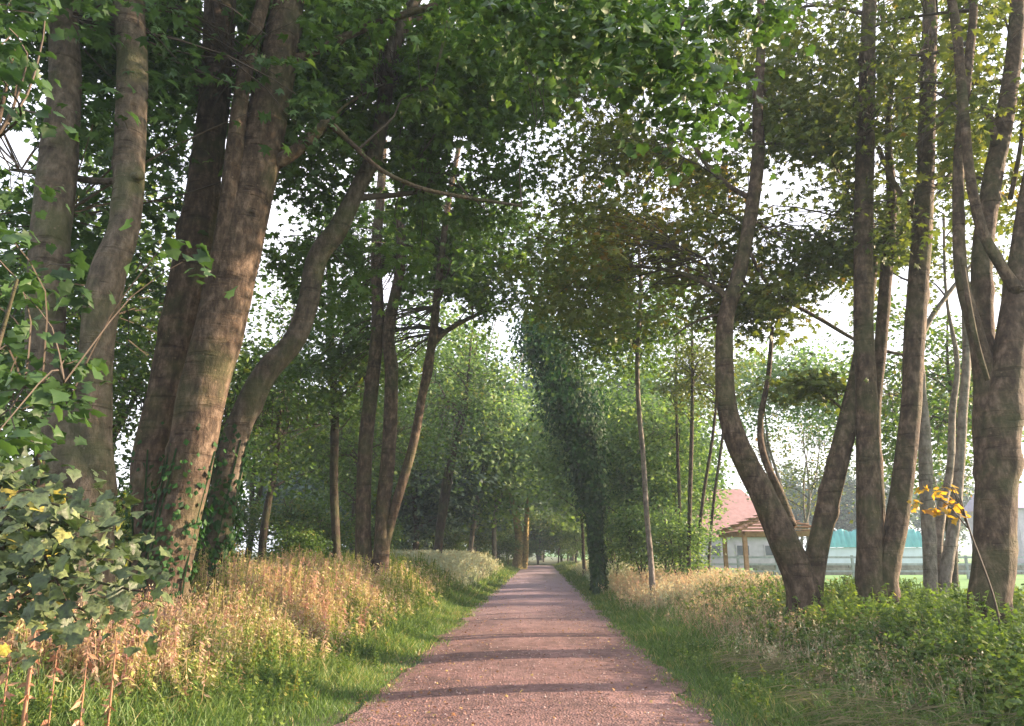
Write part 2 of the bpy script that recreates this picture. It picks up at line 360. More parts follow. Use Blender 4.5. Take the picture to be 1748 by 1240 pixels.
def leaf_cloud(mb, centres, csize, nper, lsize, templ, r, tone0=.45, tvar=.2, drop=.4, gaps=True, brown=None, amt=1.0, clear=0):
    n = len(centres)
    if n == 0: return
    ct = tone0 + r.normal(size=n) * tvar * .6
    idx = np.repeat(np.arange(n), nper)
    m = len(idx)
    s = csize * (.65 + .7 * r.random(n))[idx]
    off = r.normal(size=(m, 3)) * np.array([.55, .55, .26])
    off[:, 2] -= drop * .35 * (off[:, 0] ** 2 + off[:, 1] ** 2)
    pos = centres[idx] + off * s[:, None]
    k = keep(pos, r, amt) if gaps else np.ones(m, bool)
    if clear: k &= behind(pos, r, clear)
    pos = pos[k]; off = off[k]; idx = idx[k]; m = len(pos)
    nrm = np.array([0, 0, 1.0]) + r.normal(size=(m, 3)) * .55 + off * np.array([.5, .5, 0])
    dirs = off * np.array([1, 1, 0]) + np.array([0, 0, -.35]) + r.normal(size=(m, 3)) * .4
    tone = ct[idx] + r.normal(size=m) * tvar * .5
    if brown is not None:
        px, py = proj(pos)
        tone = tone + brown[4] * sst(1.3, .2, ((px - brown[0]) / brown[2]) ** 2 + ((py - brown[1]) / brown[3]) ** 2)
    scatter(mb, templ, pos, nrm, lsize * (.65 + .6 * r.random(m)), tone, r, dirs)

def ell_points(r, e, n):
    cx, cy, cz, rx, ry, rz = e
    v = r.normal(size=(n, 3)); v /= np.linalg.norm(v, axis=1)[:, None]
    v *= (r.random(n) ** (1 / 2.2))[:, None]
    return np.array([cx, cy, cz]) + v * np.array([rx, ry, rz])

def limbs(mb, anchors, arad, centres, r, nl=9, seg=5, rmax=.07):
    """branches from points of the stems out to every leaf cluster"""
    if len(centres) == 0: return
    nl = min(nl, len(centres))
    tips = centres[r.choice(len(centres), nl, replace=False)]
    nodes = []; nrad = []
    for t in tips:
        d = np.linalg.norm(anchors - t, axis=1) + 3.0 * np.maximum(anchors[:, 2] - t[2] + .6, 0)
        i = int(np.argmin(d)); a = anchors[i]; L = np.linalg.norm(t - a)
        r0 = min(arad[i] * .6, rmax, .012 + .016 * L)
        m1 = a + (t - a) * .35 + np.array([0, 0, .10 * L]) + r.normal(size=3) * .05 * L
        m2 = a + (t - a) * .7 + np.array([0, 0, .10 * L]) + r.normal(size=3) * .05 * L
        Pp, Rr = tube(mb, [a, m1, m2, t], [r0, r0 * .7, r0 * .45, .008], step=max(.25, L / 10), seg=seg)
        nodes.append(Pp); nrad.append(Rr)
    nodes = np.vstack(nodes); nrad = np.concatenate(nrad)
    for c in centres:
        d = np.linalg.norm(nodes - c, axis=1); i = int(np.argmin(d + .5 * r.random(len(d)))); a = nodes[i]; L = d[i]
        if L < .15: continue
        m1 = a + (c - a) * .5 + np.array([0, 0, .12 * L]) + r.normal(size=3) * .08 * L
        r0 = min(nrad[i], .02, .006 + .006 * L)
        tube(mb, [a, m1, c], [r0, r0 * .7, .004], step=max(.3, L / 4), seg=3)

def ivy_on(root, Pp, Rr, r, lo, hi, n, spread=.05, size=.07, name='ivy', mat='ivy'):
    mb = MB()
    i = r.integers(0, len(Pp), n * 4); z = Pp[i][:, 2]
    k = (r.random(len(i)) < sst(hi, lo + (hi - lo) * .4, z)) & (z < hi); i = i[k][:n]
    m = len(i); a = r.random(m) * 2 * math.pi
    o = np.c_[np.cos(a), np.sin(a), r.normal(size=m) * .15]
    rad = Rr[i] + spread * r.random(m) ** 1.5
    pos = Pp[i] + o * rad[:, None]; pos[:, 2] += r.normal(size=m) * .08
    scatter(mb, 'rhomb', pos, o + r.normal(size=(m, 3)) * .35 + [0, 0, .3], size * (.6 + .7 * r.random(m)), .4 + r.normal(size=m) * .25, r, np.tile([0, 0, -1.0], (m, 1)) + r.normal(size=(m, 3)) * .4)
    for q in range(5):
        a0 = r.random() * 6.28; ii = np.linspace(0, len(Pp) - 1, 9).astype(int); ii = [k for k in ii if Pp[k][2] < hi]
        if len(ii) > 2:
            tube(mb, [Pp[k] + np.array([math.cos(a0 + .25 * j), math.sin(a0 + .25 * j), 0]) * Rr[k] * 1.03 for j, k in enumerate(ii)], [.014] * len(ii), step=.3, seg=4, tone=.1)
    mb.build(name, M[mat], root)

def tree(label, d, stems, crown, seed, group=None, bark='bark', leaf='leaf_green', templ='lo', lsize=.12, nper=54, csize=.55,
         branches=(), ivy=None, gaps=True, brown=None, base=None, name='tree', dens=1.65, wf=1.0, clear=.97, top=11.0, tone0=.45, nl=9, bump=.035, amt=1.0):
    """stems: lists of (px, py, width px[, depth offset]); the first stem reaches the ground"""
    r = np.random.default_rng(seed)
    conv = []
    for st in stems:
        pts, rad = [], []
        for q in st:
            dd = d + (q[3] if len(q) > 3 else 0)
            p, s = P(q[0], q[1], dd); pts.append(p); rad.append(q[2] / 2 * s * .82 * wf)
        conv.append([pts, rad])
    b0 = conv[0][0][0]
    bx, by = (b0[0], b0[1]) if base is None else base
    g = float(gz(bx, by))
    root = empty(name, (bx, by, g), label, 'tree', group)
    anchors, arad = [], []
    for i, (pts, rad) in enumerate(conv):
        fl = 0
        if pts[0][2] < g + 1.6 and (i == 0 or stems[i][0][1] > 900 or len(stems[i][0]) > 4):
            x0, y0 = pts[0][0] + (bx - pts[0][0]) * .5, pts[0][1] + (by - pts[0][1]) * .5
            pts.insert(0, np.array([x0, y0, g - .15])); rad.insert(0, rad[0] * 1.15); fl = .55
        if pts[-1][2] > 4.0 and pts[-1][2] < top and rad[-1] > .04:
            v = pts[-1] - pts[-2]; v /= np.linalg.norm(v); H = top - pts[-1][2]
            v2 = v + np.array([r.normal() * .15, r.normal() * .15, .35]); v2 /= np.linalg.norm(v2)
            pts += [pts[-1] + v2 * H * .5, pts[-1] + v2 * H * .5 + (v2 + r.normal(size=3) * .2) * H * .5]
            rad += [rad[-1] * .6, .03]
        mb = MB()
        Pp, Rr = tube(mb, pts, rad, step=.12 if d < 16 else .25, seg=22 if d < 12 else 12, bump=bump, seed=seed + i * 1.7, flare=fl)
        mb.build('trunk' if i == 0 else 'stem', M[bark], root, smooth=True)
        if ivy and i in ivy[0]:
            ivy_on(root, Pp, Rr, r, ivy[1], ivy[2], ivy[3], spread=ivy[4] if len(ivy) > 4 else .05, size=ivy[5] if len(ivy) > 5 else .07)
        if d < 20: note_stem(Pp, Rr)
        k = Pp[:, 2] > 2.6; anchors.append(Pp[k]); arad.append(Rr[k])
    for j, br in enumerate(branches):
        pts, rad = [], []
        for q in br:
            p, s = P(q[0], q[1], d + (q[3] if len(q) > 3 else 0)); pts.append(p); rad.append(q[2] / 2 * s)
        mb = MB(); Pp, Rr = tube(mb, pts, rad, step=.15, seg=8, bump=.05, seed=seed + j); mb.build('branch', M[bark], root, smooth=True)
        anchors.append(Pp[2:]); arad.append(Rr[2:])
    anchors = np.vstack(anchors); arad = np.concatenate(arad)
    LATER.append((root, anchors, arad, r, crown, dens, gaps, amt, nl, csize, nper, lsize, templ, brown, tone0, clear, leaf))
    return root

LATER = []
def crown_pass(root, anchors, arad, r, crown, dens, gaps, amt, nl, csize, nper, lsize, templ, brown, tone0, clear, leaf):
    C = np.vstack([ell_points(r, e[:6], int(e[6] * dens)) for e in crown]) if crown else np.zeros((0, 3))
    if len(C):
        C = C[keep(C, r, .8 * amt)] if gaps else C
        mb = MB(); limbs(mb, anchors, arad, C, r, nl=nl); mb.build('twigs', M['twig'], root)
        mb = MB(); leaf_cloud(mb, C, csize, nper, lsize, templ, r, gaps=gaps, brown=brown, tone0=tone0, amt=amt, clear=clear); mb.build('foliage', M[leaf], root)
    return root

# ------------------------------------------------------------------ ground, path
def nonuni(lo, hi, a, b, fine, coarse):
    return np.unique(np.round(np.concatenate([np.arange(lo, a, coarse), np.arange(a, b, fine), np.arange(b, hi + coarse, coarse)]), 3))
def sheet(name, X, Y, Z, mat):
    nx, ny = X.shape[1], X.shape[0]
    V = np.stack([X, Y, Z], -1).reshape(-1, 3)
    i = (np.arange(ny - 1)[:, None] * nx + np.arange(nx - 1)[None])
    F = np.stack([i, i + 1, i + nx + 1, i + nx], -1).reshape(-1, 4)
    return mesh_obj(name, V, [F], mat, smooth=True)

gm, nt, out = newmat('ground_mat'); N = nt.nodes.new; L = nt.links.new
tc = N('ShaderNodeTexCoord'); n1 = N('ShaderNodeTexNoise'); n1.inputs['Scale'].default_value = 1.7; n1.inputs['Detail'].default_value = 10; L(tc.outputs['Object'], n1.inputs['Vector'])
r1 = ramp(nt, [(.35, (.06, .05, .03)), (.5, (.055, .085, .025)), (.65, (.09, .13, .035))]); L(n1.outputs['Fac'], r1.inputs[0])
n2 = N('ShaderNodeTexNoise'); n2.inputs['Scale'].default_value = .35; n2.inputs['Detail'].default_value = 12; n2.inputs['Roughness'].default_value = .7; L(tc.outputs['Object'], n2.inputs['Vector'])
r2 = ramp(nt, [(.35, (.07, .20, .035)), (.65, (.12, .29, .05))]); L(n2.outputs['Fac'], r2.inputs[0])
sx = N('ShaderNodeSeparateXYZ'); L(tc.outputs['Object'], sx.inputs[0])
mr = N('ShaderNodeMapRange'); mr.inputs[1].default_value = 8.5; mr.inputs[2].default_value = 10.5; L(sx.outputs[0], mr.inputs[0])
mx = N('ShaderNodeMix'); mx.data_type = 'RGBA'; L(mr.outputs[0], mx.inputs[0]); L(r1.outputs[0], mx.inputs[6]); L(r2.outputs[0], mx.inputs[7])
pb = N('ShaderNodeBsdfPrincipled'); pb.inputs['Roughness'].default_value = .95; L(mx.outputs[2], pb.inputs['Base Color'])
bp = N('ShaderNodeBump'); bp.inputs['Distance'].default_value = .05; L(n1.outputs['Fac'], bp.inputs['Height']); L(bp.outputs[0], pb.inputs['Normal']); L(pb.outputs[0], out.inputs[0])
X, Y = np.meshgrid(nonuni(-600, 600, -14, 16, .35, 14.65), nonuni(-60, 900, -2, 60, .5, 14))
g = sheet('ground', X, Y, gz(X, Y), gm); tag(g, 'rough green and brown ground of the verges running out to a mown field', 'ground', kind='structure')

pm, nt, out = newmat('path_mat'); N = nt.nodes.new; L = nt.links.new
tc = N('ShaderNodeTexCoord')
n1 = N('ShaderNodeTexNoise'); n1.inputs['Scale'].default_value = 1.1; n1.inputs['Detail'].default_value = 10; n1.inputs['Roughness'].default_value = .65
mp = N('ShaderNodeMapping'); mp.inputs['Scale'].default_value = (1, .45, 1); L(tc.outputs['Object'], mp.inputs[0]); L(mp.outputs[0], n1.inputs['Vector'])
r1 = ramp(nt, [(.28, (.095, .052, .048)), (.5, (.175, .100, .090)), (.74, (.28, .175, .158))]); L(n1.outputs['Fac'], r1.inputs[0])
v = N('ShaderNodeTexVoronoi'); v.inputs['Scale'].default_value = 42; L(tc.outputs['Object'], v.inputs['Vector'])
rv = ramp(nt, [(.0, (.62, .6, .6)), (.35, (1, 1, 1)), (.8, (1.25, 1.2, 1.2))]); L(v.outputs['Color'], rv.inputs[0])
mm = N('ShaderNodeMix'); mm.data_type = 'RGBA'; mm.blend_type = 'MULTIPLY'; mm.inputs[0].default_value = .9; L(r1.outputs[0], mm.inputs[6]); L(rv.outputs[0], mm.inputs[7])
n3 = N('ShaderNodeTexNoise'); n3.inputs['Scale'].default_value = 9; n3.inputs['Detail'].default_value = 8; L(tc.outputs['Object'], n3.inputs['Vector'])
r3 = ramp(nt, [(.35, (.6, .58, .55)), (.55, (1, 1, 1)), (.75, (1.2, 1.15, 1.1))]); L(n3.outputs['Fac'], r3.inputs[0])
m4 = N('ShaderNodeMix'); m4.data_type = 'RGBA'; m4.blend_type = 'MULTIPLY'; m4.inputs[0].default_value = .8; L(mm.outputs[2], m4.inputs[6]); L(r3.outputs[0], m4.inputs[7])
n6 = N('ShaderNodeTexNoise'); n6.inputs['Scale'].default_value = .7; n6.inputs['Detail'].default_value = 7; n6.inputs['Roughness'].default_value = .7; L(tc.outputs['Object'], n6.inputs['Vector'])
r6 = ramp(nt, [(.36, (.55, .52, .52)), (.5, (1, 1, 1)), (.68, (1.25, 1.2, 1.2))]); L(n6.outputs['Fac'], r6.inputs[0])
m6 = N('ShaderNodeMix'); m6.data_type = 'RGBA'; m6.blend_type = 'MULTIPLY'; m6.inputs[0].default_value = .75; L(m4.outputs[2], m6.inputs[6]); L(r6.outputs[0], m6.inputs[7]); m4 = m6
# the surface turns paler and pinker farther along the path
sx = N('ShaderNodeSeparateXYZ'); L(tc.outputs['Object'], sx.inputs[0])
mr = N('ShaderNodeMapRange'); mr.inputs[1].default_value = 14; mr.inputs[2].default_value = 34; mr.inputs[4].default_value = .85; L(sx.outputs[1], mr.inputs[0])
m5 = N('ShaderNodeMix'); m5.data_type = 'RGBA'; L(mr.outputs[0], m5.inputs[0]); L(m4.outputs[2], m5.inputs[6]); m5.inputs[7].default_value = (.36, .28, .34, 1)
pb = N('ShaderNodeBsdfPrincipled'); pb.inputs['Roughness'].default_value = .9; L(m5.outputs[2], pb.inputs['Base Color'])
bp = N('ShaderNodeBump'); bp.inputs['Distance'].default_value = .02; bp.inputs['Strength'].default_value = .7
ad = N('ShaderNodeMath'); ad.operation = 'ADD'; L(v.outputs['Distance'], ad.inputs[0]); L(n3.outputs['Fac'], ad.inputs[1])
L(ad.outputs[0], bp.inputs['Height']); L(bp.outputs[0], pb.inputs['Normal']); L(pb.outputs[0], out.inputs[0])
ys = np.arange(-12, 76, .2)
us = np.linspace(-1, 1, 33)
edgeL = 1.64 + .16 * wob(ys * 1.3, ys * .7, 1, 1) + .05 * np.sin(ys * 5.1) + .03 * np.sin(ys * 13.7); edgeR = 1.64 + .16 * wob(ys * 1.1, ys * .9, 1, 5) + .05 * np.sin(ys * 4.3) + .03 * np.sin(ys * 11.1)
Xp = xc(ys)[:, None] + np.where(us[None] < 0, us[None] * edgeL[:, None], us[None] * edgeR[:, None])
Yp = ys[:, None] + 0 * us[None]
Zp = .02 + .045 * (1 - us[None] ** 2) + .008 * wob(Xp, Yp, 2.2, 4)
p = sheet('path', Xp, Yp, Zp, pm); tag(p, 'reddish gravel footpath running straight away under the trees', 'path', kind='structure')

# ------------------------------------------------------------------ the big trees by the path
tree('tall twin stemmed tree at the far left, its stems parting above the big leaves', 7.6,
     [[(150, 900, 100), (140, 820, 105), (100, 720, 78), (78, 600, 74), (82, 450, 76), (98, 300, 74, .1), (110, 150, 60, .2), (112, 0, 52, .3)],
      [(165, 850, 78), (158, 740, 74), (165, 600, 66), (180, 480, 72), (214, 380, 60, .1), (222, 250, 60, .2), (226, 120, 58, .3), (220, 0, 56, .4)]],
     [(-5.5, 8.6, 8.2, 3.0, 2.6, 2.4, 100), (-4.5, 8.5, 11, 3.2, 3, 2, 60), (-6.5, 9.5, 5, 1.8, 1.5, 1.8, 25)], 11, bark='bark_grey', leaf='leaf_deep', lsize=.17,
     branches=[[(240, 300, 16), (180, 310, 13, .3), (100, 300, 11, .5), (20, 290, 6, .7)]])
tree('massive leaning tree with a second dark stem behind, sunlit on its right side', 9.6,
     [[(280, 1010, 84), (300, 900, 92), (322, 800, 92), (345, 680, 98), (375, 560, 100), (404, 430, 96), (436, 300, 86), (456, 200, 80), (476, 100, 76), (494, 0, 62), (505, -80, 50)],
      [(262, 930, 80, .5), (262, 800, 88, .5), (285, 680, 82, .5), (312, 540, 78, .5), (335, 400, 72, .5), (352, 280, 64, .6), (368, 150, 62, .7), (376, 0, 62, .8)],
      [(362, 520, 50, -.12), (385, 400, 44, -.2), (398, 280, 36, -.28), (414, 150, 30, -.35), (434, 60, 28, -.4), (456, -30, 26, -.4)]],
     [(-4.2, 10.5, 9.3, 3.4, 2.6, 2.2, 110), (-1.5, 10.8, 9.2, 2.6, 2, 1.6, 50), (-4.5, 11.5, 11.5, 4, 3, 1.8, 60)], 12, leaf='leaf_green', lsize=.165, ivy=([1, 0], .3, 3.2, 900, .12, .09),
     branches=[[(462, 282, 26), (500, 262, 22), (545, 222, 18), (560, 210, 14), (600, 245, 9, .2), (650, 290, 8, .3), (720, 322, 8, .5), (800, 338, 7, .8), (890, 352, 5, 1.0)],
               [(490, 112, 22), (540, 88, 18), (620, 50, 14), (700, 22, 12), (770, 0, 10), (850, -40, 7, .5)],
               [(560, 210, 7), (590, 180, 5, .3), (640, 150, 4, .5)]])
tree('curving grey tree leaning right towards the path with ivy on its lower stem', 11.2,
     [[(345, 985, 62), (372, 900, 58), (392, 780, 56), (420, 700, 52), (455, 635, 50), (500, 585, 44), (525, 520, 42), (542, 440, 42), (580, 385, 40), (612, 320, 34), (640, 260, 32), (655, 180, 30), (665, 100, 32), (690, 40, 26), (715, -10, 22)]],
     [(-1.6, 12, 8.6, 2.5, 2, 1.7, 70), (-.8, 12.5, 10.8, 2.8, 2, 1.6, 50), (-3.2, 12.5, 6.6, 1.6, 1.3, 1.1, 22), (*P(840, 150, 13.5)[0], 2.0, 1.6, 1.5, 46), (*P(700, 260, 14)[0], 1.7, 1.5, 1.4, 26)], 13, bark='bark_grey', leaf='leaf_green', lsize=.16,
     ivy=([0], .2, 3.6, 1900, .16, .1),
     branches=[[(618, 310, 14), (640, 280, 12, .2), (620, 255, 8, .3), (585, 235, 6, .5)], [(672, 70, 14), (715, 30, 10, .2), (760, 5, 8, .4)]])
tree('group of three slender brown stems rising from one base beside the path on the left', 18.5,
     [[(622, 960, 36), (620, 880, 32), (624, 760, 30), (636, 650, 28), (645, 540, 26), (642, 430, 22), (650, 330, 18), (655, 240, 14)],
      [(650, 960, 34), (654, 870, 30), (664, 760, 29), (668, 640, 28), (664, 560, 26), (684, 450, 20), (682, 350, 15)],
      [(656, 940, 20), (676, 860, 20), (705, 760, 19), (722, 670, 18), (738, 580, 18), (752, 450, 14), (768, 330, 12), (786, 240, 9)]],
     [(-3.0, 19, 9.5, 3.2, 2.4, 2.6, 95), (-1, 19, 8.6, 2.6, 2, 1.3, 40), (-4.6, 19.5, 6.5, 2, 2, 2, 40), (*P(800, 420, 20)[0], 1.9, 1.6, 1.6, 44)], 14, leaf='leaf_green', lsize=.17, base=(-3.25, 18.5),
     branches=[[(735, 590, 12), (770, 560, 9, .3), (830, 530, 6, .6)], [(722, 680, 8), (735, 640, 6, .2), (740, 600, 5, .3)]])
tree('thin straight tree standing left of the three slender stems', 20.5,
     [[(574, 950, 18), (570, 820, 17), (572, 700, 16), (566, 600, 13), (562, 480, 10), (556, 350, 8)]],
     [(-4.5, 20.8, 8, 2, 1.8, 3, 70)], 15, bark='bark_dark', leaf='leaf_green', lsize=.13, top=9)
tree('forked tree whose left stem bows out like an elbow and right stem leans away', 12.2,
     [[(1372, 1010, 70), (1340, 930, 62), (1300, 840, 52), (1262, 765, 46), (1240, 690, 40), (1236, 610, 36), (1240, 540, 34), (1258, 480, 32), (1272, 420, 28), (1284, 350, 28), (1294, 270, 26), (1294, 170, 20), (1300, 60, 18), (1298, -30, 15)],
      [(1388, 990, 44), (1402, 910, 42), (1425, 810, 42), (1450, 710, 40), (1468, 620, 32, .2), (1478, 540, 22, .4), (1490, 450, 18, .6)],
      [(1352, 900, 22, .15), (1335, 850, 17, .3), (1304, 780, 14, .5), (1298, 720, 12, .6), (1312, 640, 10, .7), (1318, 560, 8, .8)]],
     [(3.9, 13.2, 8.7, 3.0, 2, 1.9, 85), (2.2, 13.2, 6.7, 2.3, 1.8, 1.3, 46), (4.4, 13, 5.9, 1.0, 1, .55, 20), (*P(1385, 660, 12.6)[0], .55, .5, .13, 9), (*P(1390, 440, 12.8)[0], 1.1, .8, .4, 16), (3.5, 13.5, 11, 3.2, 2.2, 1.6, 45), (*P(1080, 300, 14.5)[0], 2.2, 1.6, 1.7, 48), (*P(980, 120, 14)[0], 2.0, 1.6, 1.4, 34)], 16, leaf='leaf_olive', lsize=.15, bark='bark', clear=.8, dens=1.75,
     brown=(1170, 400, 220, 160, .25), base=(4.45, 12.2),
     branches=[[(1246, 512, 14), (1220, 492, 11, .1), (1160, 466, 8, .2), (1100, 456, 6, .3), (1040, 452, 4, .4)], [(1238, 538, 7), (1212, 540, 6, .1), (1175, 556, 4, .3), (1150, 575, 3, .4)],
               [(1284, 340, 11), (1245, 318, 9, .2), (1205, 280, 7, .3), (1180, 240, 5, .4)], [(1298, 150, 10), (1340, 190, 8, .2), (1400, 235, 6, .4), (1440, 260, 4, .6)],
               [(1560, 610, 5, .8), (1480, 590, 6, .7), (1400, 545, 7, .6), (1330, 505, 6, .4), (1300, 470, 6, .1), (1280, 430, 6, 0)]])
tree('tree of two thick upright stems with a thin one between, right of the elbow tree', 12.0,
     [[(1488, 1015, 56), (1484, 930, 50), (1482, 820, 46), (1480, 700, 42), (1474, 560, 40), (1474, 420, 38), (1476, 280, 36), (1480, 140, 32), (1484, 0, 28)],
      [(1512, 1000, 46), (1530, 900, 44), (1545, 790, 42), (1556, 680, 40), (1562, 560, 42), (1572, 430, 38), (1580, 300, 34), (1584, 150, 32), (1588, 0, 28)],
      [(1506, 960, 26, .3), (1500, 850, 24, .4), (1494, 720, 22, .5), (1504, 580, 24, .5), (1514, 450, 24, .5), (1522, 350, 20, .6), (1516, 240, 15, .8)]],
     [(6.3, 12.6, 9.0, 2.5, 2, 2.2, 95), (6.0, 12.5, 7.0, 2.2, 1.6, .8, 30), (6, 13.5, 11.5, 3, 2.5, 1.6, 40)], 17, clear=.7, dens=1.6, leaf='leaf_olive', lsize=.145, base=(6.2, 12.0), tone0=.35,
     branches=[[(1570, 390, 12), (1550, 350, 10, -.1), (1520, 300, 8, -.2), (1500, 250, 6, -.3)], [(1580, 330, 10), (1620, 300, 8, .2), (1660, 240, 6, .4)], [(1520, 420, 10, .5), (1540, 400, 9, .4), (1570, 300, 7, .2), (1590, 240, 5, 0)]])
tree('pale thin tree with two spindly stems in the gap left of the rightmost trunk', 15.0,
     [[(1592, 1020, 28), (1586, 920, 26), (1580, 820, 26), (1578, 740, 24), (1572, 650, 18), (1566, 540, 14), (1570, 420, 10)],
      [(1612, 1000, 24), (1628, 900, 23), (1638, 800, 20), (1644, 700, 18), (1650, 600, 16), (1646, 480, 14), (1640, 360, 10)],
      [(1602, 960, 20, .3), (1606, 880, 20, .4), (1622, 800, 15, .5), (1626, 700, 13, .6), (1634, 620, 10, .7)]],
     [(8.9, 15.5, 8.5, 2.4, 2, 2.4, 60)], 18, bark='bark_pale', leaf='leaf_olive', lsize=.145, base=(8.5, 15.0), top=9,
     branches=[[(1555, 640, 8, .4), (1580, 560, 9, .5), (1620, 500, 7, .6), (1660, 450, 5, .8)]])
tree('heavy grey trunk at the right edge forking into several upper stems', 9.6,
     [[(1690, 1050, 92), (1697, 960, 92), (1700, 860, 90), (1706, 740, 94), (1722, 620, 78), (1738, 500, 66), (1752, 380, 50), (1780, 200, 44), (1800, 0, 40)],
      [(1694, 960, 30, .1), (1688, 850, 50, .1), (1682, 740, 58, .1), (1680, 640, 50, .1), (1664, 560, 36, 0), (1642, 480, 30, -.05), (1636, 380, 26), (1638, 250, 24), (1652, 120, 22), (1662, 0, 18)],
      [(1697, 900, 30, .2), (1694, 780, 50, .22), (1690, 680, 50, .25), (1680, 560, 46, .3), (1676, 450, 46, .35), (1690, 330, 44, .4), (1712, 220, 42, .5), (1730, 100, 38, .6), (1738, 0, 34, .7)],
      [(1738, 500, 34, -.1), (1706, 450, 26, -.15), (1676, 390, 24, -.2), (1656, 300, 22, -.25), (1644, 180, 22, -.3), (1634, 60, 22, -.35), (1622, -20, 20, -.4)],
      [(1686, 650, 12, -.3), (1668, 590, 13, -.35), (1654, 520, 12, -.4), (1642, 440, 10, -.3)]],
     [(6.8, 10.6, 8.4, 1.9, 1.8, 2.4, 62), (7, 11, 11, 3, 3, 1.8, 40)], 19, dens=1.6, wf=.84, leaf='leaf_olive', lsize=.145, base=(6.35, 9.6), tone0=.5,
     branches=[[(1700, 250, 14, .4), (1690, 200, 11, .4), (1675, 175, 8, .4)], [(1725, 340, 8, .3), (1742, 250, 7, .2), (1750, 150, 6, .1)]])

# near tree outside the frame whose leafy bough hangs over the path
r = np.random.default_rng(5)
nt_root = empty('tree', (5.2, 1.2, 0), 'tree whose fresh green bough hangs over the path at the top centre', 'tree')
mb = MB(); tube(mb, [(5.2, 1.2, -.2), (5.1, 1.3, 1.5), (5.0, 1.5, 3.5), (4.6, 1.8, 5.5), (4.4, 2, 8)], [.3, .25, .22, .17, .08], step=.2, seg=14, bump=.04, flare=.5); mb.build('trunk', M['bark_grey'], nt_root, True)
mb = MB()
bough = [[(4.8, 1.7, 4.6), P(1500, -260, 3.6)[0], P(1250, -90, 4.2)[0], P(1080, -20, 4.6)[0], P(900, 10, 4.9)[0]],
         [P(1250, -90, 4.2)[0], P(1180, 10, 4.4)[0], P(1150, 90, 4.5)[0], P(1170, 170, 4.5)[0]]]
tube(mb, bough[0], [.05, .04, .025, .015, .006], step=.12, seg=8); tube(mb, bough[1], [.02, .014, .01, .005], step=.12, seg=6); mb.build('branch', M['twig'], nt_root, True)
cs = []
for (px, py, sx_, sy_, n, d) in [(1010, 10, 130, 45, 24, 4.8), (1120, 90, 70, 60, 20, 4.5), (1165, 190, 38, 50, 9, 4.4), (880, -10, 80, 30, 16, 5.2), (1270, -10, 60, 30, 8, 4.6), (960, 60, 110, 50, 20, 5.4), (1120, 30, 80, 40, 14, 5.0)]:
    for _ in range(n):
        cs.append(P(px + r.normal() * sx_ * .6, py + r.normal() * sy_ * .6, d + r.normal() * .35)[0])
cs = np.array(cs); mb = MB(); leaf_cloud(mb, cs, .26, 26, .085, 'lobed', r, gaps=False, drop=1.5, tone0=.5, tvar=.3); mb.build('foliage', M['leaf_bright'], nt_root, True)
C2 = ell_points(r, (4.6, .6, 6.8, 2.2, 2.2, 1.8), 40); mb = MB(); leaf_cloud(mb, C2, .7, 50, .14, 'rhomb', r, gaps=False); mb.build('foliage', M['leaf_bright'], nt_root)

# big soft sycamore leaves at the left, close to the camera
r = np.random.default_rng(9)
sap = empty('sapling', (-3.3, 4.6, float(gz(-3.3, 4.6))), 'low sapling with large dull green lobed leaves filling the lower left corner', 'sapling')
mb = MB()
cs = []
for k in range(15):
    tx = [20, 60, 110, 150, 200, 245, 30, 90, 160, 225, 50, 130, 10, 40, 180][k]; ty = [880, 960, 900, 1000, 940, 1010, 1040, 860, 890, 960, 830, 1060, 760, 800, 1060][k]
    dd = 4.5 + r.normal() * .3
    t = P(tx, ty, dd)[0]; a = np.array([-3.3, 4.6, .8 + .8 * r.random()]); m = a + (t - a) * .5 + np.array([0, 0, .25])
    if k == 0: tube(mb, [(-3.3, 4.6, .0), (-3.25, 4.6, 1), (-3.3, 4.5, 2), (-3.2, 4.5, 3.2)], [.04, .035, .025, .01], step=.12, seg=8)
    Pp, Rr = tube(mb, [a, m, t], [.014, .010, .005], step=.1, seg=5)
    cs += [Pp[j] for j in range(len(Pp) // 3, len(Pp))]
mb.build('stem', M['bark_dark'], sap, True)
cs = np.array(cs)
idx = r.integers(0, len(cs), 640); pos = cs[idx] + r.normal(size=(640, 3)) * [.16, .2, .16]
extra = np.array([P(r.normal() * 60 + x, r.normal() * 55 + y, 4.4 + r.normal() * .4)[0] for (x, y, n) in [(40, 930, 60), (120, 880, 40), (130, 960, 50), (30, 1010, 30), (190, 1010, 34), (40, 840, 14), (225, 990, 26), (60, 1070, 26)] for _ in range(n)])
pos = np.vstack([pos, extra])
px, py = proj(pos); pos = pos[(px < 290 - .3 * np.abs(py - 1000) + r.normal(size=len(py)) * 14) & (py < 1110 + r.normal(size=len(py)) * 35) & (py > 790 + .25 * px + r.normal(size=len(py)) * 30)]
m = len(pos); mb = MB()
scatter(mb, 'lobed', pos, np.array([.25, -.45, .8]) + r.normal(size=(m, 3)) * .55, .10 * (.45 + .8 * r.random(m)), .45 + r.normal(size=m) * .3, r, np.array([.35, 0, -1.]) + r.normal(size=(m, 3)) * .6)
mb.build('foliage', M['leaf_grey'], sap, True)

